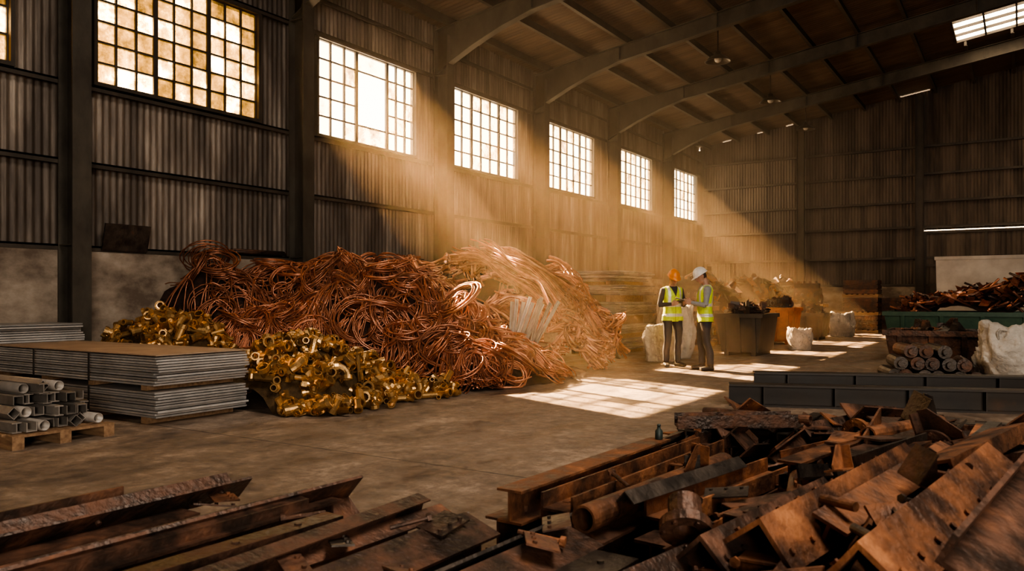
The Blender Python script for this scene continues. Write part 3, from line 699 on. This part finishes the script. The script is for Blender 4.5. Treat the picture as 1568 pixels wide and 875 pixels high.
# ------------------------------------------------------------------ containers
def skip(mb,x0,x1,y0,y1,h,mi,tap=.12,ribs=4,t=.03,z0=.08):
    def ring(z,i): 
        k=tap*(1-z/h) ; return [(x0+k+i,y0+k+i,z),(x1-k-i,y0+k+i,z),(x1-k-i,y1-k-i,z),(x0+k+i,y1-k-i,z)]
    v=ring(z0,0)+ring(h,0)+ring(h,t)+ring(z0+t,t)
    f=[(0,3,2,1),(12,13,14,15)]
    for a in(0,4,8):
        for j in range(4): f.append((a+j,a+(j+1)%4,a+4+(j+1)%4,a+4+j))
    mb.add((v,f),mi)
    for a,b in(((x0-.03,x1+.03),(y0-.03,y0+.03)),((x0-.03,x1+.03),(y1-.03,y1+.03)),((x0-.03,x0+.03),(y0,y1)),((x1-.03,x1+.03),(y0,y1))): mb.add(bx(a[0],a[1],b[0],b[1],h-.08,h+.01),mi)
    for i in range(ribs):
        x=x0+(x1-x0)*(i+.5)/ribs; mb.add(([(x-.04,y0+tap*.9-.05,z0),(x+.04,y0+tap*.9-.05,z0),(x+.04,y0-.04,h-.08),(x-.04,y0-.04,h-.08),(x-.04,y0+tap+.01,z0),(x+.04,y0+tap+.01,z0),(x+.04,y0+.02,h-.08),(x-.04,y0+.02,h-.08)],[(0,1,2,3),(4,7,6,5),(0,3,7,4),(1,5,6,2),(0,4,5,1),(3,2,6,7)]),mi)
    for x in(x0+tap+.05,x1-tap-.15): mb.add(bx(x,x+.1,y0+tap,y1-tap,0,z0),mi)
E=empty('green_dumpster'); mb=MB(); skip(mb,-2.5,1.9,18.8,20.6,.98,0,.15,6); mb.obj('body',[M_green],E)
hs=HF([(-2.4,18.9,.93),(1.8,18.9,1.0),(1.8,20.5,1.2),(-2.4,20.5,.95),(-1.6,19.7,1.25),(-.6,19.7,1.5),(.3,19.6,1.75),(1.2,19.7,1.6),(-.4,19,1.1),(.8,19,1.2)],4,.15,2)
mb=MB(); v,f=hs.mound(-2.35,1.75,18.95,20.45,.1,.1); mb.add((v,f),3,None,True); rnd=random.Random(77)
for i in range(420):
    x=rnd.uniform(-2.25,1.65);y=rnd.uniform(18.95,20.4); M=T(x,y,hs.h(x,y)+.02)@R(rnd.uniform(-.7,.7),rnd.uniform(-.7,.7),rnd.uniform(0,6))
    k=rnd.random()
    if k<.6:
        w=rnd.uniform(.04,.1);L=rnd.uniform(.15,.5); b_=rnd.uniform(-.1,.1)
        mb.add(([(-w,-L/2,0),(w,-L/2,0),(w,0,b_),(-w,0,b_),(w,L/2,0),(-w,L/2,0)],[(0,1,2,3),(3,2,4,5)]),rnd.choice([0,0,0,1]),M)
    else: mb.add(pipe(.025,rnd.uniform(.2,.7),8,.75),rnd.choice([0,0,1,2]),M,True)
mb.obj('copper_scrap',[M_cu1,M_cu2,M_cu3,M_mound],E)
mb=MB(); skip(mb,-2.0,3.2,24.9,26.8,2.4,0,.05,1,.04); mb.obj('white_container',[M_white])
E=empty('rusty_skip'); mb=MB(); skip(mb,-2.0,-.55,15.1,16.3,.72,0,.12,3); mb.obj('body',[M_rustd],E)
mb=MB(); rnd=random.Random(4)
for i in range(40): piece(mb,rnd.choice(['pipe','bar','plate','bracket']),rnd.uniform(.2,.6),T(rnd.uniform(-1.7,-.85),rnd.uniform(15.4,16.0),.66+rnd.uniform(0,.08))@R(rnd.uniform(-.3,.3),0,rnd.uniform(0,3)),rnd.randrange(3),rnd)
mb.add(bx(-1.85,-.7,15.25,16.15,.4,.66),1); mb.obj('scrap_load',FM,E)
mb=MB(); rnd=random.Random(6)
for row,(z,n) in enumerate([(.11,6),(.3,5),(.48,3)]):
    for i in range(n):
        x=-1.75+i*.22+row*.11; M=T(x,13.75+rnd.uniform(-.05,.05),z)@R(0,0,rnd.uniform(-.12,.12)+.25)
        mb.add(sweep([(0,-.5,0),(0,-.4,0),(0,-.4,0),(0,.4,0),(0,.4,0),(0,.5,0)],[.05,.05,.1,.1,.05,.05],14),rnd.choice([0,1]),M,False)
mb.obj('steel_roller_stack',[M_rustd,M_dark])
def bag(name,x,y,w,h,seed,rot=0,z0=0.0):
    rnd=random.Random(seed); mb=MB(); nu=110; nv=56; v=[];f=[]
    for i in range(nv+1):
        t=i/nv
        if t<.72: z=h*t/.72; r=w/2*(.86+.16*math.sin(PI*min(1,t/.72*.95)))
        else: k=(t-.72)/.28; z=h*(1-.25*k+.07*math.sin(k*9)); r=w/2*.86*(1-k*.97)
        if i==0: r*=.92
        for j in range(nu):
            a=2*PI*j/nu; c,s=math.cos(a),math.sin(a); q=1/((abs(c)**4+abs(s)**4)**(1/4))
            d=.09*noise.noise((c*1.6+seed,s*1.6,z*2.2/h))+.08*(.25-abs(noise.noise((c*3.2+seed,s*3.2,z*1.6/h))))+.07*(.2-abs(noise.noise((c*6,s*6,z*5/h+seed))))+.035*(.2-abs(noise.noise((c*12,s*12,z*12/h+seed))))
            d*=w
            rr=r*q*.9+d*(1 if 0<t<.95 else .2); v.append((c*rr,s*rr,max(0,z+ (d*1.1 if t>.15 else 0))))
    for i in range(nv):
        for j in range(nu): f.append((i*nu+j,i*nu+(j+1)%nu,(i+1)*nu+(j+1)%nu,(i+1)*nu+j))
    f.append(tuple(range(nu-1,-1,-1))); f.append(tuple(range(nv*nu,(nv+1)*nu)))
    mb.add((v,f),0,None,True)
    for k,(sx,sy) in enumerate(((1,1),(-1,1),(1,-1),(-1,-1))):
        c=w/2*.68; hh=h*(.98 if k%2 else 1.08); pts=[(sx*c,sy*c,h*.75),(sx*c*1.08,sy*(c+.04),hh*.95),(sx*c*1.0,sy*c*1.1,hh),(sx*c*.75,sy*c*1.1,h*.96),(sx*c*.6,sy*(c+.03),h*.78)]
        mb.add(sweep(pts,.016,6),0,None,True)
    o=mb.obj(name,[M_bag],None,(x,y,z0)); o.rotation_euler=(0,0,rot); return o
bag('bulk_bag',.0,13.75,1.2,.86,1,.3)
bag('bulk_bag',-6.15,15.25,.7,.72,2,.2)
bag('bulk_bag',-6.2,16.2,.8,1.08,3,.6)
bag('bulk_bag',-4.95,27.8,.8,.75,4,.1); bag('bulk_bag',-5.8,27.2,.7,.55,5,.4); bag('bulk_bag',-4.6,20.4,.6,.5,6,.4)
for nm,(x0,x1,y0,y1,h),m_ in(('steel_skip',(-5.75,-4.75,17.5,18.9,.92),M_steel),('orange_bin',(-6.2,-5.2,22.3,23.3,1.0),M_orange),('steel_skip',(-6.7,-5.7,20.2,21.4,.8),M_rustd),('steel_skip',(-6.1,-5.0,25.2,26.3,.8),M_dark)):
    E=empty(nm); mb=MB(); skip(mb,x0,x1,y0,y1,h,0,.1,3); mb.obj('body',[m_],E)
    mb=MB(); rnd=random.Random(int(y0*10)); mb.add(bx(x0+.12,x1-.12,y0+.12,y1-.12,h*.6,h-.05),1)
    for i in range(70): piece(mb,rnd.choice(['pipe','bar','plate','bracket','L','flange']),rnd.uniform(.2,.5),T(rnd.uniform(x0+.25,x1-.25),rnd.uniform(y0+.25,y1-.25),h-.02+rnd.uniform(0,.16))@R(rnd.uniform(-.25,.25),0,rnd.uniform(0,3)),rnd.choice([1,2,1]),rnd)
    mb.obj('scrap_load',FM,E)
def far(name,cx,cy,w,d,h,seed):
    hh=HF([(cx,cy,h),(cx-w*.3,cy,h*.8),(cx+w*.25,cy+d*.1,h*.85)]+[(cx+math.cos(a)*w*.55,cy+math.sin(a)*d*.55,0) for a in [i*PI/4 for i in range(8)]],seed,.4,1.5)
    heap(name,hh,(cx-w/2,cx+w/2,cy-d/2,cy+d/2),170,seed,['I','C','flange','bracket','plate','pipe','boxt','flange'],FM,1,1.5,(.3,.8),.1,None,1.3,.15,[1,2,1,2,0])
far('machinery_scrap_heap',-8.2,23.4,3.0,3.0,1.8,51)
far('machinery_scrap_heap',-8.2,27.6,3.2,3.2,1.9,52)
far('machinery_scrap_heap',-7.8,31.6,3.4,2.8,1.8,53)
def engine(x,y,rot,seed,m_,lv=1):
    E=empty('engine_block',(x,y,0)); E.rotation_euler=(0,0,rot); mb=MB(); rnd=random.Random(seed)
    for l in range(lv):
        z0=l*.93; n0=len(mb.v)
        pallet(mb,-.6,.6,-.5,.5,0,2)
        mb.add(prism([(-.25,.122),(.25,.122),(.3,.3),(.3,.55),(.22,.68),(-.22,.68),(-.3,.55),(-.3,.3)],.85),0,R(0,0,PI/2)); mb.add(bx(-.42,.38,-.2,.2,.65,.85),0)
        for i in range(4): mb.add(sweep([(-.32+.2*i,-.05,.85),(-.32+.2*i,-.05,.93)],.06,12,.7),0); mb.add(sweep([(-.32+.2*i,-.25,.5),(-.32+.2*i,-.36,.45),(-.32+.2*i,-.38,.35)],.04,8),0)
        mb.add(sweep([(.42,0,.3),(.49,0,.3)],.17,18),0); mb.add(sweep([(-.43,0,.4),(-.48,0,.4)],.12,14),0); mb.add(bx(-.4,.1,-.42,-.36,.3,.4),0)
        for q in range(12): piece(mb,rnd.choice(['flange','bracket','bar','bolt']),.3,T(rnd.uniform(-.5,.5),rnd.uniform(-.45,-.3),rnd.uniform(.15,.3))@R(rnd.uniform(0,3),rnd.uniform(0,3),rnd.uniform(0,3))@Matrix.Scale(.7,4),1,rnd)
        for i in range(n0,len(mb.v)): mb.v[i]=mb.v[i]+Vector((0,0,z0))
    mb.obj('body',[m_,M_rustd,M_wood],E)
engine(-7.2,19.2,.4,1,M_rustd,1); engine(-7.5,21.0,.2,2,M_dark,2); engine(-6.4,29.6,0,3,M_rustd,2); engine(-6.6,24.4,.9,4,M_dark,1); engine(-6.9,26.9,.3,5,M_rustd,1)
for (x,y,hh) in((-4.9,31.5,3),(-3.9,32.6,2),(-9.8,19.3,3)):
    mb=MB(); z=0
    for k in range(hh):
        pallet(mb,x-.6,x+.6,y-.5,y+.5,z,0); z+=.122
        for i in range(3): mb.add(bx(x-.58,x+.58,y-.48,y-.45,z+i*.17+.02,z+i*.17+.16),1); mb.add(bx(x-.58,x-.55,y-.45,y+.48,z+i*.17+.02,z+i*.17+.16),1); mb.add(bx(x+.55,x+.58,y-.45,y+.48,z+i*.17+.02,z+i*.17+.16),1)
        mb.add(bx(x-.54,x+.54,y-.44,y+.44,z,z+.48),1); z+=.52
    mb.obj('crate_stack',[M_wood,M_rustd])
mb=MB(); mb.add(box(.03,.75,.42),0,T(-11.78,7.3,2.22)@R(0,.25,0)); mb.obj('steel_offcut_plate',[M_dark])
mb=MB()
for i in range(3): mb.add(pipe(.03,1.1+.1*i,10),0,T(-11.95+.06*i,10.0-.05*i,2.11+.03*(i%2)),True)
mb.obj('pipe_offcuts',[M_rustd])
mb=MB(); mb.add(box(.03,.6,.2),0,T(-11.8,12.0,2.11)@R(0,.3,0)); mb.add(box(.03,.7,.18),0,T(-11.8,14.3,2.1)@R(0,.3,0)); mb.obj('steel_offcut_plate',[M_dark])
# ------------------------------------------------------------------ people
def simple(name,c,rough=.7,metal=0): return mat(name,c,tuple(x*.8 for x in c),25,rough,metal,.15)
M_skin=simple('skin',(.44,.25,.17),.5); M_hair=simple('hair',(.04,.025,.015)); M_vest=simple('hivis_vest',(.60,.80,.03),.55)
M_refl=simple('reflective_tape',(.75,.75,.70),.3,.3); M_shd=simple('shirt_dark',(.025,.025,.03)); M_shg=simple('shirt_grey',(.26,.28,.30))
M_tr=simple('trousers_dark',(.022,.024,.032)); M_boot=simple('boots',(.03,.022,.016),.5); M_hato=simple('helmet_orange',(.85,.28,.02),.35); M_hatw=simple('helmet_white',(.82,.80,.76),.35)
M_eye=simple('eye',(.7,.68,.65),.2); M_iris=simple('iris',(.02,.015,.01),.2); M_lip=simple('lips',(.36,.14,.10),.5); M_tab=simple('tablet_dark',(.02,.02,.025),.2); M_paper=simple('paper',(.8,.78,.72))
def hand(parts,w,a,s,n,curl):
    a=Vector(a).normalized(); n=Vector(n); n=(n-a*n.dot(a)).normalized(); s=Vector(s); s=(s-a*s.dot(a)-n*s.dot(n)).normalized(); w=Vector(w)
    for q in(-.028,-.01,.01,.028): parts.append(('hand',sweep([w+a*-.01+s*q*.6,w+a*.045+s*q,w+a*.092+s*q*1.05],[.017,.0165,.013],8)))
    for i,(L,o) in enumerate(zip((.070,.080,.074,.056),(.033,.0115,-.0105,-.032))):
        p=w+a*.085+s*o; path=[p]; th=curl*.4
        for k,l in enumerate((.45,.3,.25)):
            d=a*math.cos(th)+n*math.sin(th); p=p+d*L*l; path.append(p); th+=curl*.75
        parts.append(('hand',sweep(path,[.0095,.009,.0082,.0068],8)))
    p=w+a*.025+s*.028; path=[p,p+s*.028+a*.022+n*.012,p+s*.036+a*.048+n*.028,p+s*.03+a*.07+n*.038]
    parts.append(('hand',sweep(path,[.014,.0125,.0105,.008],8)))
def person(name,loc,face,pose,shirt,hatm,scale=1):
    parts=[];P=pose
    def lim(lbl,pts,rs): parts.append((lbl,sweep(pts,rs,12)))
    for s_ in(1,-1):
        hx,kn,an,toe=P['legs'][s_]
        lim('trouser',[(hx,0,.95),(s_*.1,.0,.86),((s_*.1+kn[0])/2,kn[1]*.6+.01,.70),kn,(kn[0]*.5+an[0]*.5,kn[1]*.4+an[1]*.6-.015,.32),an],[.10,.098,.085,.068,.066,.06])
        ax,ay=an[0],an[1]; tx,ty=toe
        lim('boot',[(ax,ay,.17),(ax,ay-.005,.09),(ax,ay,.05)],[.056,.056,.05])
        d=Vector((tx,ty,0)).normalized()
        for o in(-.016,.016):
            px=Vector((-d.y,d.x,0))*o
            c=Vector((ax,ay,0))+px; lim('boot',[c-d*.055+Vector((0,0,.042)),c+d*.03+Vector((0,0,.05)),c+d*.11+Vector((0,0,.042)),c+d*.185+Vector((0,0,.034))],[.036,.042,.038,.028])
    def stack(lbl,rows):
        n=20;v=[];f=[]
        for z,rx,ry,cy in rows:
            for j in range(n):
                t=2*PI*j/n; c,s=math.cos(t),math.sin(t); q=1/((abs(c)**2.6+abs(s)**2.6)**(1/2.6)); v.append((rx*c*q,cy+ry*s*q,z))
        k=len(rows)
        for i in range(k-1):
            for j in range(n): f.append((i*n+j,i*n+(j+1)%n,(i+1)*n+(j+1)%n,(i+1)*n+j))
        f.append(tuple(range(n-1,-1,-1))); f.append(tuple(range((k-1)*n,k*n))); parts.append((lbl,(v,f)))
    stack('torso',[(.84,.15,.105,-.01),(.92,.168,.118,-.01),(1.0,.162,.115,0),(1.1,.152,.11,.005),(1.2,.162,.116,.0),(1.32,.182,.122,-.005),(1.40,.188,.112,-.012),(1.45,.165,.092,-.018),(1.49,.10,.07,-.02)])
    lim('neck',[(0,-.02,1.44),(0,-.01,1.53),(0,.01,1.6)],[.062,.056,.055])
    for s_ in(1,-1):
        el,wr,ha,hs_,hn=P['arms'][s_]
        sh=Vector((s_*.185,-.012,1.42)); el=Vector(el);wr=Vector(wr)
        lim('sleeve',[(s_*.11,-.015,1.43),sh,sh.lerp(el,.4),sh.lerp(el,.8),el],[.055,.062,.054,.046,.043])
        lim('sleeve',[el,el.lerp(wr,.3),el.lerp(wr,.7),wr],[.043,.044,.036,.031])
        lim('hand',[el.lerp(wr,.9),wr,wr+Vector(ha).normalized()*.02],[.025,.023,.022])
        hand(parts,wr,ha,hs_,hn,P['curl'])
    HM=T(0,.0,1.56)@R(-P['nod'],0,P.get('turn',0))@T(0,.02,.11)
    hp=[ellip(.076,.094,.112,(0,-.004,.012),20,14),ellip(.058,.062,.075,(0,.022,-.05),16,10),ellip(.03,.03,.028,(0,.055,-.092),10,8),sweep([(0,.085,.012),(0,.1,-.01),(0,.108,-.03),(0,.088,-.038)],[.009,.012,.015,.010],8),ellip(.011,.02,.032,(.078,-.005,-.005),8,8),ellip(.011,.02,.032,(-.078,-.005,-.005),8,8),ellip(.03,.02,.018,(0,.076,-.058),10,8)]
    for g in hp: parts.append(('head',([HM@Vector(p) for p in g[0]],g[1])))
    tmp=MB()
    for lbl,g in parts: tmp.add(g)
    src=tmp.obj('tmp',[]); md=src.modifiers.new('r','REMESH'); md.mode='VOXEL'; md.voxel_size=.0055
    sm=src.modifiers.new('s','SMOOTH'); sm.factor=.5; sm.iterations=2
    dg=bpy.context.evaluated_depsgraph_get(); me=bpy.data.meshes.new_from_object(src.evaluated_get(dg)); bpy.data.objects.remove(src)
    trees={}
    for lbl,g in parts:
        trees.setdefault(lbl,([],[])); o=len(trees[lbl][0]); trees[lbl][0].extend([Vector(p) for p in g[0]]); trees[lbl][1].extend([tuple(i+o for i in q) for q in g[1]])
    trees={k:BVHTree.FromPolygons(v[0],v[1]) for k,v in trees.items()}
    for m_ in [M_skin,M_hair,M_vest,M_refl,shirt,M_tr,M_boot]: me.materials.append(m_)
    HI=HM.inverted(); vest=set(); nv=len(me.vertices)
    C=[Vector(v.co) for v in me.vertices]; NN=[Vector(v.normal) for v in me.vertices]; MI=[]
    for p in me.polygons:
        pv=list(p.vertices); c=Vector((0,0,0))
        for i in pv: c+=C[i]
        c/=len(pv); best=None;bd=9
        for k,t in trees.items():
            r=t.find_nearest(c,min(.2,bd+1e-4))
            if r[0] is not None and r[3]<bd: bd=r[3];best=k
        mi=0
        if best=='boot': mi=6
        elif best=='trouser': mi=5 if c.z>.13 else 6
        elif best in('torso','sleeve','neck'):
            if best=='neck' : mi=0 if c.z>1.485 else 4
            elif best=='sleeve' and (abs(c.x)>.178 or c.z<1.3): mi=4
            else: mi=2
        elif best=='head':
            q=HI@c; mi=1 if ((q.y<-.015 and q.z>-.05) or q.z>.06) and abs(q.x)<.083 and not(abs(q.x)>.072 and q.z<.03) else 0
        if best in('torso','trouser') and c.z>=.86 and abs(c.x)<.2: mi=2
        if mi==2:
            if c.z<.85: mi=5
            elif c.y>.02 and c.z>1.30 and abs(c.x)<(c.z-1.30)*.42: mi=4
            elif c.y>.05 and abs(c.x)<.004: mi=4
            elif .94<c.z<.995 or 1.12<c.z<1.175 or (c.z>1.175 and .085<abs(c.x)<.13): mi=3
        MI.append(mi)
        if mi in(2,3): vest.update(pv)
    for i in vest: C[i]=C[i]+NN[i]*(.012+.008*max(0,(1.0-C[i].z)/.14)+.006*noise.noise(C[i]*14))
    for i in range(nv):
        if .12<C[i].z<.84: C[i]=C[i]+NN[i]*.010*noise.noise(Vector((C[i].x*12,C[i].y*12,C[i].z*9)))
    me.vertices.foreach_set('co',[x for c in C for x in c]); me.polygons.foreach_set('material_index',MI); me.polygons.foreach_set('use_smooth',[True]*len(MI)); me.update()
    E=empty(name,loc); E.rotation_euler=(0,0,math.atan2(-face[0],face[1])); E.scale=(scale,)*3
    body=bpy.data.objects.new('body',me); S.collection.objects.link(body); body.parent=E
    mb=MB()
    for s_ in(1,-1):
        mb.add(ellip(.0135,.009,.0095,(s_*.032,.083,.008),10,8),0,HM,True); mb.add(ellip(.0065,.004,.0065,(s_*.032,.0905,.007),8,6),1,HM,True)
        mb.add(sweep([(s_*.016,.091,.024),(s_*.034,.092,.029),(s_*.05,.082,.024)],[.003,.0042,.002],6),2,HM,True)
    mb.add(sweep([(-.024,.085,-.06),(0,.096,-.058),(.024,.085,-.06)],[.003,.0065,.003],8),3,HM,True)
    mb.obj('face_details',[M_eye,M_iris,M_hair,M_lip],E)
    mb=MB(); n=28; v=[];f=[]
    for i in range(11):
        ph=PI/2*i/10; r=math.cos(ph); z=.04+.125*math.sin(ph)
        for j in range(n):
            t=2*PI*j/n; v.append((.108*r*math.cos(t),-.004+.130*r*math.sin(t),z+(.006 if abs(math.cos(t)*r)<.17 else 0)))
    for i in range(10):
        for j in range(n): f.append((i*n+j,i*n+(j+1)%n,(i+1)*n+(j+1)%n,(i+1)*n+j))
    o=len(v)
    for j in range(n):
        t=2*PI*j/n; fr_=max(0,math.sin(t)); e_=.012+.045*fr_**1.5; v.append(((.108+e_*.5)*math.cos(t),-.004+(.130+e_)*math.sin(t),.036-.012*fr_))
    for j in range(n): f.append((j,o+j,o+(j+1)%n,(j+1)%n))
    o2=len(v)
    for j in range(n):
        q=v[o+j]; v.append((q[0],q[1],q[2]-.006))
    for j in range(n): f.append((o+j,o2+j,o2+(j+1)%n,o+(j+1)%n))
    o3=len(v)
    for j in range(n):
        t=2*PI*j/n; v.append((.09*math.cos(t),-.004+.11*math.sin(t),.034))
    for j in range(n): f.append((o2+j,o3+j,o3+(j+1)%n,o2+(j+1)%n))
    f.append(tuple(range(o3,o3+n)))
    mb.add((v,f),0,HM@R(-.08,0,0),True); mb.obj('hard_hat',[hatm],E)
    return E
leg1={1:(.09,(.115,.03,.50),(.13,-.01,.11),(.35,1)),-1:(-.09,(-.115,.02,.50),(-.125,-.02,.11),(-.3,1))}
arm1={1:((.255,-.03,1.15),(.115,.20,1.17),(-.25,.9,.2),(.1,0,1),(-1,0,.1)),-1:((-.255,-.03,1.15),(-.115,.20,1.17),(.25,.9,.2),(-.1,0,1),(1,0,.1))}
w1=person('worker',(-5.48,14.15,0),(.75,-.62),dict(legs=leg1,arms=arm1,curl=.95,nod=.38,turn=-.1),M_shd,M_hato,1.0)
mb=MB(); mb.add(box(.155,.11,.012),0,T(0,.295,1.212)@R(.45,0,0)); mb.add(box(.14,.098,.002),1,T(0,.293,1.2195)@R(.45,0,0)); mb.obj('phone_tablet',[M_tab,M_iris],w1)
leg2={1:(.09,(.11,.05,.50),(.115,.03,.11),(.2,1)),-1:(-.09,(-.11,-.01,.50),(-.12,-.07,.11),(-.25,1))}
arm2={1:((.25,.02,1.14),(.125,.24,1.20),(-.2,.95,.15),(.1,0,1),(-1,0,.1)),-1:((-.25,.03,1.14),(-.125,.25,1.19),(.2,.95,.15),(-.1,0,1),(1,0,.1))}
w2=person('worker',(-4.72,13.75,0),(-.80,-.45),dict(legs=leg2,arms=arm2,curl=.95,nod=.45,turn=.05),M_shg,M_hatw,1.01)
mb=MB(); mb.add(box(.19,.26,.008),0,T(0,.38,1.235)@R(.25,0,0)); mb.add(box(.17,.24,.004),1,T(0,.38,1.243)@R(.25,0,0)); mb.add(box(.07,.02,.014),0,T(0,.49,1.275)@R(.25,0,0)); mb.obj('clipboard',[M_rustd,M_paper],w2)
# ------------------------------------------------------------------ light
w=bpy.data.worlds.new('World'); S.world=w; w.use_nodes=True
bg=w.node_tree.nodes['Background']; bg.inputs[0].default_value=(1,.75,.48,1); bg.inputs[1].default_value=12.5
sd=bpy.data.lights.new('sun','SUN'); sd.energy=100; sd.color=(1,.61,.29); sd.angle=.01
so=bpy.data.objects.new('sun',sd); S.collection.objects.link(so); so.location=(-30,20,20); so.rotation_euler=Vector((1.31,-.55,-1)).to_track_quat('-Z','Y').to_euler()
def area(name,loc,d,sx,sy,e,c):
    l=bpy.data.lights.new(name,'AREA'); l.shape='RECTANGLE'; l.size=sx;l.size_y=sy;l.energy=e;l.color=c
    o=bpy.data.objects.new(name,l); S.collection.objects.link(o); o.location=loc; o.rotation_euler=Vector(d).to_track_quat('-Z','Y').to_euler(); return o
area('overhead_fill_near',(.5,5,9.2),(-.2,.1,-1),3,9,1550,(1,.84,.68))  # added fill light under the closed roof, no skylight here
area('rear_fill_light',(7,-6.5,3),(-.6,1,-.02),5,4,1500,(1,.86,.71))  # added fill light behind the camera, the back wall has no door
mb=MB(); mb.add(bx(WX+.15,-4.2,8.0,YE-.3,.02,7.5)); hz=mb.obj('dust_haze',[])
m=bpy.data.materials.new('dust_haze_volume'); m.use_nodes=True; N=m.node_tree.nodes; N.remove(N['Principled BSDF'])
vs=N.new('ShaderNodeVolumeScatter'); vs.inputs['Color'].default_value=(1,.77,.52,1); vs.inputs['Density'].default_value=.0125; vs.inputs['Anisotropy'].default_value=.5
m.node_tree.links.new(vs.outputs[0],N['Material Output'].inputs['Volume']); hz.data.materials.append(m)
# ------------------------------------------------------------------ camera
cd=bpy.data.cameras.new('camera'); co=bpy.data.objects.new('camera',cd); S.collection.objects.link(co); S.camera=co
cd.sensor_width=36; co.location=(0,0,1.3)
cd.lens=28.125; cd.shift_y=.0112; co.rotation_euler=(PI/2,0,math.radians(32.5))
cd.dof.use_dof=True; cd.dof.focus_distance=11; cd.dof.aperture_fstop=4; cd.clip_start=.05
